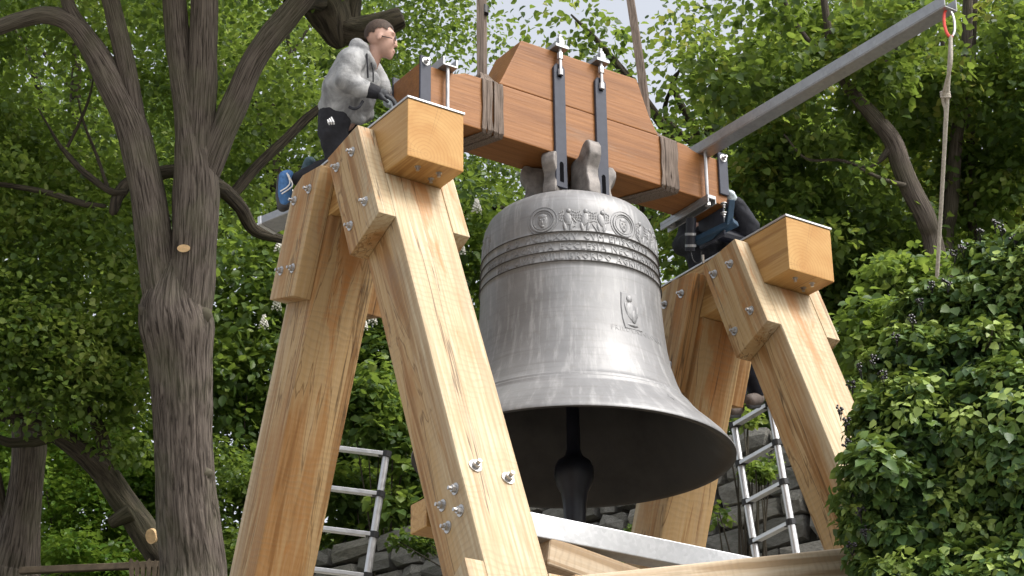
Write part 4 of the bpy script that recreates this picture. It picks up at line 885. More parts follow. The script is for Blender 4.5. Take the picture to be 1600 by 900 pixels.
cen = np.vstack([ell_points(at(1260, 120, 19.9), (1.1, .8, .75), 34), ell_points(at(1300, 330, 20.2), (1.1, .7, .65), 34), ell_points(at(1390, 60, 19.8), (.8, .7, .6), 22), ell_points(at(1180, 270, 20.5), (.6, .5, .45), 22), ell_points(at(1350, 480, 20.6), (.7, .5, .5), 22), ell_points(at(1230, 450, 20.9), (.7, .5, .5), 22)])
P, nr, ax, sz, t = clump_leaves(cen, RNG.uniform(.22, .40, len(cen)), 100, 0.085, tint_c=0.48 + RNG.normal(size=len(cen)) * 0.18)
leaves('crown', P, nr, ax, sz, t, MAT['lf_right'], rt1, o_, HEART)
o_ = at(1480, 420, 20.6); o_[2] = float(ground_z(np.array(o_[0]), np.array(o_[1]))) - 0.1
RTK = [np.vstack([[(*o_, 0.11)], pxpath([(1478, 400, 24), (1485, 330, 24), (1490, 270, 22), (1495, 210, 20), (1505, 150, 19), (1510, 90, 18), (1512, 20, 16), (1515, -80, 13)], 20.6)]), pxpath([(1496, 205, 12), (1490, 150, 10), (1478, 110, 8), (1470, 40, 6)], 20.6), pxpath([(1500, 180, 10), (1530, 140, 8), (1560, 90, 6)], 20.6), np.vstack([[(*(o_ + np.array([.3, .1, 0])), 0.07)], pxpath([(1520, 380, 15), (1518, 280, 14), (1516, 180, 13), (1520, 60, 11), (1526, -60, 9)], 20.9)])]
rt2 = empty('upright_hazel_tree', o_, 'slender upright double trunk behind the hanging rope', 'tree')
tube_mesh('trunk', RTK, MAT['bark'], rt2, o_, 18, 0.05, 8, n=6)
cen = np.vstack([ell_points(at(1520, 90, 20.6), (1.0, .8, .8), 30), ell_points(at(1560, 300, 21), (.8, .7, .6), 32), ell_points(at(1450, 250, 21.2), (.7, .5, .7), 20), ell_points(at(1680, 150, 20.6), (1.0, .8, 1.0), 34), ell_points(at(1430, 420, 21.2), (.7, .5, .5), 30)])
P, nr, ax, sz, t = clump_leaves(cen, RNG.uniform(.22, .40, len(cen)), 98, 0.083, tint_c=0.52 + RNG.normal(size=len(cen)) * 0.2)
leaves('crown', P, nr, ax, sz, t, MAT['lf_right'], rt2, o_, HEART)
tree('yellowing_tree', 'yellow green crown far behind the lever', (1350, 900), 29, [(1300, 260, 28, 2.6, 1.2, 1.4, 90), (1500, 330, 28, 2.2, 1.2, 1.4, 80)], 0.088, 'lf_right', per=125, tint=0.92, tvar=0.14)
tree('corner_tree', 'leafy tree in the upper right corner behind the rope', (1620, 900), 27, [(1560, 60, 27, 2.6, 1.2, 1.3, 56), (1330, 40, 27.5, 1.8, 1.0, 1.0, 34), (1680, 330, 26, 1.5, 1.5, 1.5, 50)], 0.095, 'lf_right', tint=0.48)
# shrubs
def shrub(name, label, blobs, size, mat, per, rad, tint=0.55, cat='shrub', shape=OVAL, group=None):
    b0 = at(*blobs[0][:3]); o_ = np.array([b0[0], b0[1], float(ground_z(np.array(b0[0]), np.array(b0[1])))]); root = empty(name, o_, label, cat, group)
    cen = np.vstack([ell_points(at(x, y, d), (rx, ry, rz), n, 0.2) for x, y, d, rx, ry, rz, n in blobs])
    P, nr, ax, sz, t = clump_leaves(cen, RNG.uniform(rad[0], rad[1], len(cen)), per, size, tint_c=tint + RNG.normal(size=len(cen)) * 0.14, droop=0.3, up=1.0)
    leaves('foliage', P, nr, ax, sz, t, MAT[mat], root, o_, shape)
    st_ = [np.array([(*(o_ + np.array([RNG.normal() * .1, RNG.normal() * .1, 0])), 0.02), (*((o_ + e) / 2 + RNG.normal(size=3) * .05), 0.012), (*e, 0.005)]) for e in cen[:: max(1, len(cen) // 8)]]
    tube_mesh('stems', st_, MAT['bark_dark'], root, o_, 6, n=3)
    return root
shrub('bright_shrub', 'sunlit bright green shrub under the leaning tree', [(130, 790, 24.5, 1.0, .6, .7, 60), (60, 640, 24.8, .5, .5, .5, 20), (20, 740, 25.5, .9, .5, .5, 34), (230, 700, 25.2, .7, .5, .6, 30), (160, 880, 23.5, .8, .5, .3, 26)], 0.085, 'lf_bright', 90, (.2, .34), 0.6)
shrub('dark_shrub', 'dark green bush between linden trunk and frame', [(385, 790, 23.5, .7, .5, .9, 44), (200, 740, 27, 1.6, .5, .9, 60), (60, 700, 27.5, 1.4, .5, .8, 44), (440, 650, 26.5, 1.0, .5, .9, 36), (385, 600, 25, .6, .5, .7, 26), (365, 880, 22.0, .25, .3, .25, 9)], 0.08, 'lf_back', 90, (.22, .36), 0.42)
shrub('wall_shrub', 'green shrub hanging over the wall behind the ladder', [(600, 640, 22.6, .55, .4, .55, 24), (655, 760, 22.2, .45, .3, .45, 20), (560, 770, 23.2, .55, .3, .3, 16)], 0.10, 'lf_back', 70, (.2, .32), 0.58, shape=HEART)
shrub('fern_clump', 'light green fern growing out of the wall under the worker', [(1150, 655, 18.6, .20, .10, .08, 5), (1185, 735, 18.35, .24, .08, .14, 7), (1110, 800, 18.5, .15, .06, .08, 2)], 0.07, 'lf_back', 34, (.09, .15), 0.7)
shrub('low_shrub', 'small green plant on the wall below the steel bar', [(960, 870, 18.9, .12, .1, .16, 4), (1000, 840, 19.2, .25, .1, .15, 6), (650, 840, 20.5, .3, .12, .14, 8)], 0.07, 'lf_back', 50, (.1, .16), 0.5)
shrub('elder_shrub', 'fresh green elder shrub between far a-frame and ivy', [(1365, 530, 16.5, .35, .3, .3, 22), (1350, 620, 16.2, .25, .2, .25, 12), (1420, 440, 17.5, .4, .3, .2, 18)], 0.09, 'lf_back', 60, (.14, .24), 0.6)
shrub('verge_shrub', 'dark green undergrowth behind the far a-frame', [(1230, 560, 21.5, 1.1, .5, .6, 50), (1080, 560, 22.5, .9, .5, .7, 40), (1440, 640, 20, .8, .5, .8, 40)], 0.09, 'lf_back', 85, (.22, .36), 0.42)
# chestnut blossoms
MAT['blossom'] = plain('white_blossom', (0.75, 0.72, 0.66), 0.8, 0.15, 30)
for (px, py, dp) in ((432, 483, 24.4), (412, 512, 24.3), (567, 514, 24.2), (582, 505, 24.5), (352, 300, 25), (450, 300, 25.2), (345, 100, 25.5), (436, 392, 24.6), (720, 395, 24.8), (745, 330, 25)):
    c_ = at(px, py, dp); bm = bmesh.new(); r_ = random.Random(px)
    for q in range(46):
        f = q / 46; rr_ = 0.055 * (1 - f * 0.8); an = q * 2.4
        bm_ico(bm, (rr_ * math.cos(an), rr_ * math.sin(an), f * 0.16), r_.uniform(0.010, 0.017), 1)
    mesh_bm('blossom', bm, MAT['blossom'], ch, T(c_), world=False)

# ------------------------------------------------------------------ ivy in the right foreground
o_ = at(1520, 1150, 11.0); o_[2] = float(ground_z(np.array(o_[0]), np.array(o_[1]))); ivy = empty('ivy_bush', o_, 'dark glossy ivy thicket with black berries in the right foreground', 'ivy')
blobs = [(1500, 820, 11.2, .42, .5, .42), (1400, 800, 11.0, .17, .3, .24), (1420, 680, 11.2, .20, .3, .25), (1500, 600, 11.5, .30, .4, .30), (1580, 500, 11.7, .30, .4, .30), (1600, 700, 11.0, .35, .4, .40), (1480, 510, 11.8, .17, .3, .15), (1400, 560, 11.6, .10, .2, .13), (1545, 410, 12.0, .13, .2, .10), (1650, 430, 11.6, .25, .3, .25), (1700, 800, 10.8, .4, .5, .6), (1360, 745, 10.9, .07, .15, .10), (1450, 940, 10.8, .40, .4, .22), (1600, 940, 10.6, .40, .4, .25), (1375, 890, 11.0, .10, .15, .10), (1340, 750, 11.0, .04, .1, .04), (1365, 660, 11.3, .06, .12, .08), (1440, 480, 11.8, .06, .15, .06)]
PP, NN, AA, SS, TT = [], [], [], [], []; shoots = []
core = [b_[:3] for b_ in blobs]
for (px, py, dp, rx, ry, rz) in blobs:
    c_ = at(px, py, dp); area = rx * ry + rx * rz + ry * rz
    Rv = np.array([rx, ry, rz])
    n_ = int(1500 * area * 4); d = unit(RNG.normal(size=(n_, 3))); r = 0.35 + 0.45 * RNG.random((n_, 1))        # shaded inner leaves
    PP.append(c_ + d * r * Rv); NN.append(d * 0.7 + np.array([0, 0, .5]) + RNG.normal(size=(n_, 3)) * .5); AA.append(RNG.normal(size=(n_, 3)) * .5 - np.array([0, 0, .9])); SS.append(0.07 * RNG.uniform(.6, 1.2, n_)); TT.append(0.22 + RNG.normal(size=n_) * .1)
    nt_ = max(3, int(75 * area * 4)); dt_ = unit(RNG.normal(size=(nt_, 3)))
    bz = np.array([1 + 0.3 * noise.noise(Vector(q * 2.3 + px)) for q in dt_])[:, None]
    tc = c_ + dt_ * Rv * bz * RNG.uniform(0.82, 1.05, (nt_, 1)); tr_ = RNG.uniform(.055, .125, nt_); young = RNG.random(nt_) < 0.36
    for q in range(nt_):                                  # tufts: leaves fanning out and drooping round a shoot tip
        k = int(18 + 420 * tr_[q] * (1.0 if not young[q] else 0.8)); off = insphere(k); off[:, 2] = off[:, 2] * 0.8 + 0.1; P = tc[q] + off * tr_[q] * np.array([1, 1, 1.1])
        PP.append(P); NN.append(off * 0.7 + np.array([0, 0, .65]) + dt_[q] * .3 + RNG.normal(size=(k, 3)) * .5); AA.append(off * 1.0 + dt_[q] * .3 - np.array([0, 0, .55]) + RNG.normal(size=(k, 3)) * .5)
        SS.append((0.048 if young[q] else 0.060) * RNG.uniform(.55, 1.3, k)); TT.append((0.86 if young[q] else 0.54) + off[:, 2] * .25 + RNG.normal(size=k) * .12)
        if q % 6 == 0: shoots.append(np.array([(*(c_ + (tc[q] - c_) * .6), 0.006), (*(c_ + (tc[q] - c_) * .85 + RNG.normal(size=3) * .01), .004), (*(tc[q] + np.array([0, 0, tr_[q] * .5])), .002)]))
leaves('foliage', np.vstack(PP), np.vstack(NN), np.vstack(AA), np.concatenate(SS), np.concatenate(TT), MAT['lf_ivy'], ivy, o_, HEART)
stem = [np.array([(*o_, 0.09), (*at(1530, 900, 11.2), 0.06), (*at(1500, 600, 11.5), 0.03), (*at(1545, 420, 12), 0.01)])]
for c_ in core[:14]: e = at(*c_); stem.append(np.array([(*at(1530, 860, 11.3), 0.02), (*((at(1530, 860, 11.3) + e) / 2 + RNG.normal(size=3) * .05), .014), (*e, .006)]))
tube_mesh('stems', stem + shoots, MAT['bark_dark'], ivy, o_, 6, n=3)
MAT['berry'] = plain('black_berries', (0.012, 0.010, 0.014), 0.35, 0.2)
for (px, py, dp) in ((1312, 640, 11.2), (1322, 660, 11.2), (1330, 600, 11.3), (1322, 690, 11.1), (1335, 705, 11.1), (1340, 730, 11), (1345, 575, 11.3), (1365, 560, 11.3), (1335, 770, 10.9), (1345, 800, 10.8), (1352, 830, 10.8), (1380, 585, 11.2), (1555, 350, 11.8), (1565, 358, 11.8), (1530, 362, 11.8), (1490, 395, 11.7), (1505, 385, 11.7), (1585, 372, 11.6), (1440, 470, 11.6), (1455, 445, 11.6), (1330, 850, 10.8), (1480, 440, 11.5), (1400, 525, 11.4), (1425, 500, 11.4)):
    c_ = at(px, py, dp); bm = bmesh.new()
    for q in range(12):
        p_ = insphere(1)[0] * 0.028; bm_ico(bm, p_, random.uniform(.006, .0095), 1)
        if q % 3 == 0: bm_tube(bm, [Vector(p_), Vector((0.03, 0.03, -0.05))], 0.0018, 4)
    mesh_bm('berry_cluster', bm, MAT['berry'], ivy, T(c_), world=False)

# ------------------------------------------------------------------ people
def organic(name, caps, ells, voxel, mat, parent, origin, smooth_it=6, disp=0.0, dscale=9.0):
    """tapered capsules (p, r, q, r2) and ellipsoids (c, radii, frame) melted into one closed skin"""
    bm = bmesh.new()
    for (p, r, q, r2) in caps:
        p, q = Vector(p), Vector(q); n_ = 6
        bm_tube(bm, [p.lerp(q, i / n_) for i in range(n_ + 1)], [r + (r2 - r) * i / n_ for i in range(n_ + 1)], 16); bm_ico(bm, p, r, 3); bm_ico(bm, q, r2, 3)
    for e in ells: bm_ico(bm, e[0], e[1], 3, e[2] if len(e) > 2 else None)
    me = bpy.data.meshes.new('tmp'); bmesh.ops.recalc_face_normals(bm, faces=bm.faces); bm.to_mesh(me); bm.free()
    ob = bpy.data.objects.new('tmp', me); COL.objects.link(ob)
    r = ob.modifiers.new('r', 'REMESH'); r.mode = 'VOXEL'; r.voxel_size = voxel
    sm = ob.modifiers.new('s', 'SMOOTH'); sm.iterations = smooth_it; sm.factor = 0.5
    dg = bpy.context.evaluated_depsgraph_get(); out = bpy.data.meshes.new_from_object(ob.evaluated_get(dg))
    bpy.data.objects.remove(ob); bpy.data.meshes.remove(me); out.name = name
    n_ = len(out.vertices); co = np.zeros(n_ * 3, np.float32); out.vertices.foreach_get('co', co); co = co.reshape(-1, 3)
    if disp:
        nr = np.zeros(n_ * 3, np.float32); out.vertices.foreach_get('normal', nr); nr = nr.reshape(-1, 3)
        d = np.array([noise.noise(Vector((v[0] * dscale, v[1] * dscale, v[2] * dscale * 1.8))) + 0.5 * noise.noise(Vector(v) * dscale * 2.6) for v in co.tolist()]); co = co + nr * (d * disp)[:, None]
    out.vertices.foreach_set('co', (co - np.asarray(origin, np.float32)).ravel()); out.shade_smooth(); out.update(); out.materials.clear()
    return link(name, out, mat, parent, T(origin))
m, nt, b, o = newmat('mottled_grey_fleece'); v = coords(nt, rnd=False)
c = ramp(nt, noise_tex(nt, v, 7, 5, 0.6, 0.8), [(0.36, (0.15, 0.152, 0.155)), (0.48, (0.25, 0.252, 0.252)), (0.62, (0.33, 0.33, 0.327))])
nt.links.new(c, b.inputs['Base Color']); b.inputs['Roughness'].default_value = 0.9; bump(nt, b, noise_tex(nt, v, 22, 5), 0.5, 0.02); MAT['fleece'] = m
MAT['skin'] = plain('skin', (0.47, 0.29, 0.225), 0.5, 0.1, 20, 0.4, 0.05); MAT['hair'] = plain('short_brown_hair', (0.05, 0.032, 0.022), 0.7, 0.35, 60, 0.3, 0.6, 0.004)
MAT['trouser'] = plain('black_trousers', (0.022, 0.022, 0.026), 0.8, 0.3, 12, 0.2, 0.4, 0.01); MAT['glove'] = plain('black_work_glove', (0.03, 0.032, 0.036), 0.7, 0.4, 30)
MAT['glove_light'] = plain('pale_glove_palm', (0.42, 0.48, 0.50), 0.7, 0.2, 30); MAT['shoe_blue'] = plain('blue_mesh_fabric', (0.06, 0.16, 0.36), 0.7, 0.3, 40); MAT['sole'] = plain('grey_rubber', (0.055, 0.055, 0.06), 0.7, 0.2, 30)
MAT['white'] = plain('white_trim', (0.75, 0.75, 0.75), 0.6, 0.05); MAT['jacket'] = plain('black_jacket', (0.016, 0.017, 0.022), 0.75, 0.3, 10, 0.25, 0.4, 0.012); MAT['navy'] = plain('navy_trousers', (0.015, 0.018, 0.03), 0.8, 0.3, 10); MAT['lens'] = plain('dark_frame', (0.03, 0.025, 0.025), 0.3, 0.1)
HRv = np.array(HR); HVv = np.array([HV[0], HV[1], 0.0])
def hand(caps, wrist, palm_c, fdir, sdir, ndir, curl, k, L=0.085):
    """four fingers and a thumb; fdir along fingers, sdir across, ndir towards the palm side"""
    wrist, palm_c, fdir, sdir, ndir = [np.array(q, float) for q in (wrist, palm_c, fdir, sdir, ndir)]
    caps.append((wrist, 0.026 * k, palm_c, 0.034 * k))
    for i, ln in enumerate((0.88, 1.0, 0.95, 0.76)):
        b_ = palm_c + sdir * (i - 1.5) * 0.020 * k + fdir * 0.028 * k; l = L * ln * k
        p1 = b_ + (fdir * math.cos(curl * .4) + ndir * math.sin(curl * .4)) * l * .42; p2 = p1 + (fdir * math.cos(curl) + ndir * math.sin(curl)) * l * .32; p3 = p2 + (fdir * math.cos(curl * 1.5) + ndir * math.sin(curl * 1.5)) * l * .26
        caps += [(b_, .0105 * k, p1, .0098 * k), (p1, .0098 * k, p2, .009 * k), (p2, .009 * k, p3, .008 * k)]
    b_ = palm_c - sdir * 0.032 * k - fdir * 0.02 * k; p1 = b_ + (-sdir * .5 + fdir * .7 + ndir * .4) * 0.035 * k; p2 = p1 + (fdir * .9 + ndir * .4) * 0.03 * k
    caps += [(b_, .014 * k, p1, .011 * k), (p1, .011 * k, p2, .009 * k)]

DM = 13.9; K = DM / FPX
def J(px, py, dd=0.0): return at(px, py, DM + dd)
org = np.array([0.12, 0.42, 0.0]); man = empty('person', org, 'person in mottled grey hoodie and glasses kneeling on the near a-frame', 'person')
# inner body, one skin from head to feet
caps = [(J(533, 182), 26 * K, J(546, 135), 27 * K), (J(546, 135), 27 * K, J(560, 100), 24 * K), (J(560, 100), 22 * K, J(578, 96), 15 * K), (J(577, 100), 14.5 * K, J(586, 80), 13.5 * K),
        (J(556, 94, -.16), 13 * K, J(541, 128, -.20), 11 * K), (J(541, 128, -.20), 11 * K, J(579, 141, -.17), 8 * K), (J(572, 98, .16), 13 * K, J(592, 125, .18), 11 * K), (J(592, 125, .18), 11 * K, J(606, 150, .12), 8 * K),
        (J(526, 186, -.08), 17 * K, J(529, 252, -.10), 12 * K), (J(533, 188, .08), 17 * K, J(552, 252, .12), 12 * K), (J(529, 252, -.10), 13 * K, J(463, 280, -.03), 8 * K), (J(552, 252, .12), 13 * K, J(488, 262, .2), 8 * K)]
Rh = frame((0, 0, 0), HRv * .93 - np.array([0, 0, .36]), HVv, HRv * .36 + np.array([0, 0, .93])) if False else Matrix.Identity(4)
tilt = Matrix(((HR.x, HV[0], 0, 0), (HR.y, HV[1], 0, 0), (0, 0, 1, 0), (0, 0, 0, 1))) @ Matrix.Rotation(0.42, 4, 'Y')       # local x = forwards, z = crown
ells = [(J(593, 53), (22.5 * K, 19 * K, 22.5 * K), tilt), (J(603, 68), (14.5 * K, 15 * K, 21 * K), tilt), (J(602, 80), (12.5 * K, 13 * K, 10 * K), tilt), (J(614, 55), (4.5 * K, 12 * K, 3.5 * K), tilt), (J(617.5, 68), (3.4 * K, 3.0 * K, 6.0 * K), tilt), (J(619.5, 72), (2.6 * K, 3.2 * K, 2.4 * K), tilt), (J(614, 80), (4.5 * K, 6 * K, 2.4 * K), tilt), (J(612, 85), (4.2 * K, 5.5 * K, 2.0 * K), tilt), (J(608.5, 88.5), (5 * K, 7 * K, 4.5 * K), tilt),
        (J(593.5, 56, -19.5 * K), (4.2 * K, 3.0 * K, 8 * K), tilt), (J(593.5, 56, 19.5 * K), (4.2 * K, 3.0 * K, 8 * K), tilt)]
organic('body', caps, ells, 0.008, MAT['skin'], man, org, 3)
# hair: cropped cap over the cranium
bm = bmesh.new(); bm_ico(bm, (0, 0, 0), 1.0, 4)
dele = [v_ for v_ in bm.verts if (v_.co.x > 0.66 and v_.co.z < 0.48) or (v_.co.z < 0.12 and v_.co.x > 0.30) or (v_.co.z < -0.12 and v_.co.x > -0.02) or (v_.co.z < -0.5 and v_.co.x > -0.4) or v_.co.z < -0.80]
bmesh.ops.delete(bm, geom=dele, context='VERTS')
for v_ in bm.verts: v_.co = Vector((v_.co.x * 23.6 * K, v_.co.y * 20.2 * K, v_.co.z * 23.8 * K)) * (1 + 0.03 * noise.noise(v_.co * 9))
mesh_bm('hair', bm, MAT['hair'], man, T(J(592.6, 52.5)) @ tilt, smooth=True, world=False)
# glasses
gl = bmesh.new(); e0 = J(596, 56, -20.5 * K); e1 = J(613, 60, -15.5 * K)
bm_tube(gl, [e0, e1], 0.0035, 6)
for dd in (-8.5, 8.5):
    c_ = J(617, 62.5, dd * K); bm_tube(gl, [c_ + HVv * (7 * K * math.cos(g_)) + (np.array([0, 0, 1.0]) * .93 + HRv * .25) * (4.6 * K * math.sin(g_)) for g_ in np.linspace(0, 6.283, 17)], 0.0032, 6)
bm_tube(gl, [J(596, 56, 20.5 * K), J(613, 60, 15.5 * K)], 0.0035, 6)
mesh_bm('glasses', gl, MAT['lens'], man, T(org))
# hoodie
caps = [(J(528, 171, -.06), 30 * K, J(536, 140, -.07), 34 * K), (J(530, 171, .06), 30 * K, J(540, 140, .07), 33 * K), (J(536, 140, -.07), 34 * K, J(550, 100, -.07), 27 * K), (J(540, 140, .07), 33 * K, J(560, 102, .07), 26 * K), (J(557, 170, 0), 25 * K, J(570, 130, 0), 25 * K), (J(560, 180, -.03), 15 * K, J(572, 178, .05), 14 * K),
        (J(552, 95, -.15), 20 * K, J(568, 99, .15), 19 * K), (J(550, 96, -.17), 19 * K, J(540, 127, -.22), 17.5 * K), (J(540, 127, -.22), 17.5 * K, J(560, 137, -.2), 15.5 * K), (J(560, 137, -.2), 15.5 * K, J(576, 141, -.17), 12.5 * K),
        (J(574, 102, .17), 18 * K, J(592, 124, .19), 15 * K), (J(592, 124, .19), 15 * K, J(603, 146, .13), 12 * K), (J(566, 76, -.07), 12 * K, J(570, 80, .08), 12 * K), (J(558, 72, -.04), 13 * K, J(560, 74, .05), 13 * K), (J(572, 86, -.1), 9 * K, J(582, 103, -.05), 7 * K), (J(505, 164, -.03), 9 * K, J(562, 186, -.05), 10 * K)]
hd = organic('hoodie', caps, [], 0.011, MAT['fleece'], man, org, 5, 0.0055, 9)
for rows, nm, r_ in (([(545, 167, -.235), (553, 170, -.235), (561, 167, -.225), (567, 158, -.20)], 'pocket_edge', 0.010), ([(573, 84, -.15), (574, 100, -.165), (575, 122, -.165)], 'drawcord', 0.006), ([(580, 98, -.10), (583, 112, -.12), (583, 128, -.13)], 'drawcord', 0.005)):
    bm = bmesh.new(); bm_tube(bm, smooth_path([J(*q) for q in rows], 5), r_, 8); mesh_bm(nm, bm, MAT['trouser'], hd, T(org))
organic('cuff', [(J(573, 140, -.175), 13.2 * K, J(587, 144, -.16), 11 * K)], [], 0.008, MAT['trouser'], man, org, 2)
caps = []; hand(caps, J(586, 144, -.165), J(599, 148, -.155), HRv * .88 + np.array([0, 0, -.3]), np.array([0, 0, .6]) + HVv * .7, np.array([0, 0, -1.0]), 0.75, 1.15)
organic('glove', caps, [], 0.005, MAT['glove'], man, org, 2)
caps = []; hand(caps, J(604, 150, .12), J(607, 160, .11), HRv * .5 + np.array([0, 0, -.8]), HVv, -HRv * .4 + np.array([0, 0, -.6]), 0.6, 1.1)
organic('glove', caps, [], 0.005, MAT['glove_light'], man, org, 2)
# trousers and shoes
caps = [(J(524, 180, -.08), 27 * K, J(520, 205, -.10), 24 * K), (J(532, 183, .08), 27 * K, J(540, 210, .10), 24 * K), (J(520, 205, -.10), 24 * K, J(529, 254, -.10), 18 * K), (J(540, 210, .10), 24 * K, J(552, 254, .12), 18 * K), (J(529, 256, -.10), 17 * K, J(466, 279, -.03), 11.5 * K), (J(552, 256, .12), 17 * K, J(490, 263, .2), 11.5 * K)]
tr = organic('trousers', caps, [], 0.011, MAT['trouser'], man, org, 4, 0.006, 12)
for i in range(3):                                       # small white three-stripe mark on the hip
    bm = bmesh.new(); c_ = J(513.5 + i * 3.2, 192 - i * 1.2, -.268); Mx = frame(c_, HRv, HVv, (0, 0, 1)) @ Matrix.Rotation(-0.45, 4, 'Y'); bm_box(bm, -0.0045, 0.0045, -0.03, 0.006, -0.012 - 0.005 * i, 0.010 + 0.004 * i)
    mesh_bm('stripe_mark', bm, MAT['white'], tr, Mx, world=False)
sh = organic('shoe', [(J(446, 277, -.03), 11 * K, J(445, 300, -.03), 12 * K), (J(445, 300, -.03), 12 * K, J(444, 316, -.03), 10 * K)], [(J(450, 274, -.03), (9 * K, 10 * K, 9 * K))], 0.007, MAT['shoe_blue'], man, org, 3)
organic('sole', [(J(438, 276, -.03), 5 * K, J(436, 305, -.03), 6 * K), (J(436, 305, -.03), 6 * K, J(442, 322, -.03), 9.5 * K), (J(442, 322, -.03), 9.5 * K, J(449, 320, -.03), 8 * K)], [], 0.007, MAT['sole'], sh, org, 3)
for rows in ([(448, 270), (453, 284), (449, 292), (438, 299)], [(450, 272), (457, 288), (452, 295), (440, 303)]):
    bm = bmesh.new(); bm_tube(bm, smooth_path([J(q[0], q[1], -.03 - 12.2 * K) for q in rows], 5), 0.0045, 6); mesh_bm('stripe', bm, MAT['white'], sh, T(org))
sh2 = organic('shoe', [(J(484, 254, .2), 10 * K, J(478, 272, .2), 10 * K)], [], 0.007, plain('dark_teal_fabric', (0.05, 0.09, 0.11), 0.7, 0.3, 40), man, org, 3)

# worker in black on the far ladder
DM = 15.35; K = DM / FPX; org = np.array(J(1165, 640, .25)); wk = empty('person', org, 'person in black work clothes standing on the far ladder, head hidden behind the yoke', 'person')
caps = [(J(1122, 462), 30 * K, J(1112, 400), 32 * K), (J(1112, 400), 32 * K, J(1104, 355), 28 * K), (J(1104, 350), 15 * K, J(1096, 325), 13 * K), (J(1080, 352, .1), 15 * K, J(1065, 380, .02), 13 * K), (J(1128, 356, -.05), 15 * K, J(1170, 358, -.18), 13 * K), (J(1170, 358, -.18), 12 * K, J(1150, 316, -.3), 9 * K),
        (J(1112, 468, -.05), 22 * K, J(1150, 550, .05), 16 * K), (J(1132, 468, .1), 22 * K, J(1165, 552, .2), 16 * K), (J(1150, 550, .05), 15 * K, J(1150, 625, .25), 9 * K), (J(1165, 552, .2), 15 * K, J(1180, 612, .35), 9 * K)]
organic('body', caps, [(J(1092, 302), (21 * K, 19 * K, 26 * K)), (J(1084, 308, -.06), (14 * K, 14 * K, 18 * K)), (J(1078, 306, -.1), (5 * K, 4 * K, 6 * K)), (J(1110, 304), (4 * K, 4 * K, 7 * K)), (J(1075, 304), (4 * K, 4 * K, 7 * K))], 0.010, MAT['skin'], wk, org, 3)
bm = bmesh.new(); bm_ico(bm, (0, 0, 0), 1.0, 3); bmesh.ops.delete(bm, geom=[v_ for v_ in bm.verts if v_.co.z < -0.1], context='VERTS')
for v_ in bm.verts: v_.co = Vector((v_.co.x * 22.5 * K, v_.co.y * 20.5 * K, v_.co.z * 25 * K))
mesh_bm('hair', bm, MAT['hair'], wk, T(J(1093, 298)), smooth=True, world=False)
caps = [(J(1118, 455, -.05), 34 * K, J(1108, 395, -.05), 37 * K), (J(1124, 455, .05), 32 * K, J(1114, 395, .05), 36 * K), (J(1108, 395), 36 * K, J(1102, 362), 28 * K), (J(1078, 352, .05), 19 * K, J(1130, 358, -.05), 21 * K), (J(1080, 354, .08), 18 * K, J(1066, 385, .0), 16 * K), (J(1066, 385, 0), 16 * K, J(1088, 372, -.25), 12 * K), (J(1130, 360, -.08), 19 * K, J(1171, 358, -.2), 17 * K), (J(1171, 356, -.2), 17 * K, J(1151, 319, -.3), 12.5 * K)]
organic('jacket', caps, [], 0.012, MAT['jacket'], wk, org, 5, 0.008, 10)
caps = []; hand(caps, J(1148, 314, -.31), J(1141, 305, -.33), -HRv * .6 + np.array([0, 0, .7]), HVv * .8 - np.array([0, 0, .2]), -HRv * .7 - np.array([0, 0, .3]), 0.7, 1.1)
organic('glove', caps, [], 0.005, MAT['glove_light'], wk, org, 2)
caps = [(J(1112, 455, -.05), 27 * K, J(1150, 550, .05), 21 * K), (J(1132, 455, .1), 27 * K, J(1166, 552, .2), 21 * K), (J(1150, 550, .05), 20 * K, J(1152, 622, .25), 15 * K), (J(1166, 552, .2), 20 * K, J(1182, 608, .35), 15 * K)]
organic('trousers', caps, [], 0.012, MAT['navy'], wk, org, 4, 0.006, 10)
for x_, y_, d_ in ((1145, 642, .1), (1176, 627, .25)):
    s_ = organic('shoe', [(J(x_ - 4, y_ - 2, d_ - .09), 10 * K, J(x_ + 8, y_ - 4, d_ + .12), 11 * K)], [], 0.008, plain('brown_work_shoe', (0.09, 0.07, 0.06), 0.7, 0.3, 30), wk, org, 2)
    organic('sole', [(J(x_ - 5, y_ + 7, d_ - .10), 5 * K, J(x_ + 9, y_ + 6, d_ + .13), 5 * K)], [], 0.006, MAT['sole'], s_, org, 1)
# blue bracket, hanging tool
bk = empty('blue_bracket', onplane(1118, 362, 1, -0.12), 'blue painted steel bracket bolted under the yoke end by the worker', 'bracket')
Mb, Lb = axis_frame(at(1087, 378, 14.98), at(1150, 347, 14.85)); bm = bmesh.new(); bm_box(bm, -0.04, 0.04, -0.02, 0.02, 0, Lb); bevel(bm, 0.008, 2); mesh_bm('arm', bm, MAT['blue'], bk, Mb, world=False)
Mb, Lb = axis_frame(at(1138, 352, 14.86), at(1142, 312, 14.86)); bm = bmesh.new(); bm_box(bm, -0.022, 0.022, -0.03, 0.03, 0, Lb); bevel(bm, 0.006, 2); mesh_bm('upright', bm, MAT['blue'], bk, Mb, world=False)
for y_ in (318, 333): bolt(bk, at(1131, y_, 14.84), (0, 0, -1), 0.8)
tl_ = empty('hanging_tool', at(1078, 385, 14.85), 'small dark cylindrical tool with grey bands hanging below the bracket', 'tool')
bm = bmesh.new(); bm_tube(bm, [at(1080, 340, 14.9), at(1078, 392, 14.9)], 0.036, 16); mesh_bm('barrel', bm, MAT['black_iron'], tl_, T(at(1078, 385, 14.85)))
for y_ in (366, 384):
    bm = bmesh.new(); bm_tube(bm, [at(1079, y_ - 2, 14.9), at(1079, y_ + 2, 14.9)], 0.040, 16); mesh_bm('band', bm, MAT['galv_dark'], tl_, T(at(1078, 385, 14.85)))
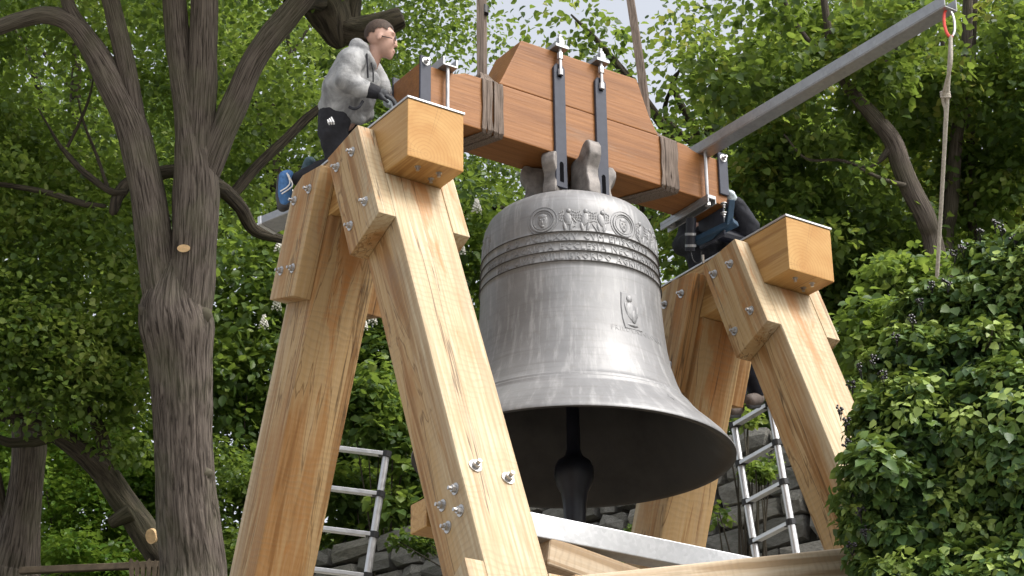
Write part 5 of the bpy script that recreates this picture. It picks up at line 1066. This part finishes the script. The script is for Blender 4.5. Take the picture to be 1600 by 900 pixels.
bm = bmesh.new(); bm_tube(bm, smooth_path([at(1079, 392, 14.88), at(1084, 408, 14.86), at(1094, 410, 14.84), at(1096, 392, 14.84)], 5), 0.005, 6); mesh_bm('cord', bm, MAT['blackplastic'], tl_, T(at(1078, 385, 14.85)))
bm = bmesh.new(); bm_tube(bm, [at(1098, 398, 14.82), at(1099, 411, 14.82)], 0.010, 8); mesh_bm('clip', bm, MAT['alu'], tl_, T(at(1078, 385, 14.85)))

# ------------------------------------------------------------------ undergrowth, fence
n_ = 6800; v_ = RNG.uniform(14, 46, n_); l_ = RNG.uniform(-0.36, 0.62, n_) * v_
ux = CAM[0] + HV[0] * v_ + HR.x * l_; uy = CAM[1] + HV[1] * v_ + HR.y * l_; uz = ground_z(ux, uy); sd_w = wall_sd(ux, uy); keep = ((sd_w > 0.7) | (v_ > 21.5)) & ~((sd_w < 0.6) & (sd_w > -1.6) & (v_ < 24))
cen = np.stack([ux, uy, uz + RNG.uniform(0.05, 0.5, n_)], -1)[keep]
P, nr, ax, sz, t = clump_leaves(cen, RNG.uniform(.3, .6, len(cen)), 22, 0.13, tint_c=0.42 + RNG.normal(size=len(cen)) * 0.2, up=1.0)
ug = leaves('undergrowth', P, nr, ax, sz, t, MAT['lf_back'], None, cen[0], OVAL); tag(ug, 'green undergrowth covering the slope behind the trees', 'undergrowth', None, 'stuff')
fb = at(236, 925, 21.0); fn = empty('picket_fence', fb, 'weathered brown picket fence at the foot of the linden', 'fence'); MAT['oldwood'] = plain('weathered_fence_wood', (0.10, 0.075, 0.05), 0.85, 0.35, 14)
for i in range(7):
    c_ = Vector(at(205 + i * 9.5, 874 + (i % 3) * 2, 21.0)); bm = bmesh.new(); bm_prism(bm, [(-0.022, -1.3), (0.022, -1.3), (0.022, -0.02), (0, 0.01), (-0.022, -0.02)], -0.01, 0.01, 1)
    mesh_bm('picket', bm, MAT['oldwood'], fn, frame(c_, HRv, HVv, (0, 0, 1)) @ Matrix.Rotation(0.03 * (i - 3), 4, 'Y'), world=False)
Mf, Lf = axis_frame(at(30, 892, 21.15), at(262, 882, 21.1)); bm = bmesh.new(); bm_box(bm, -0.03, 0.03, -0.035, 0.035, 0, Lf); bevel(bm, 0.008, 1); mesh_bm('rail', bm, MAT['oldwood'], fn, Mf, world=False)
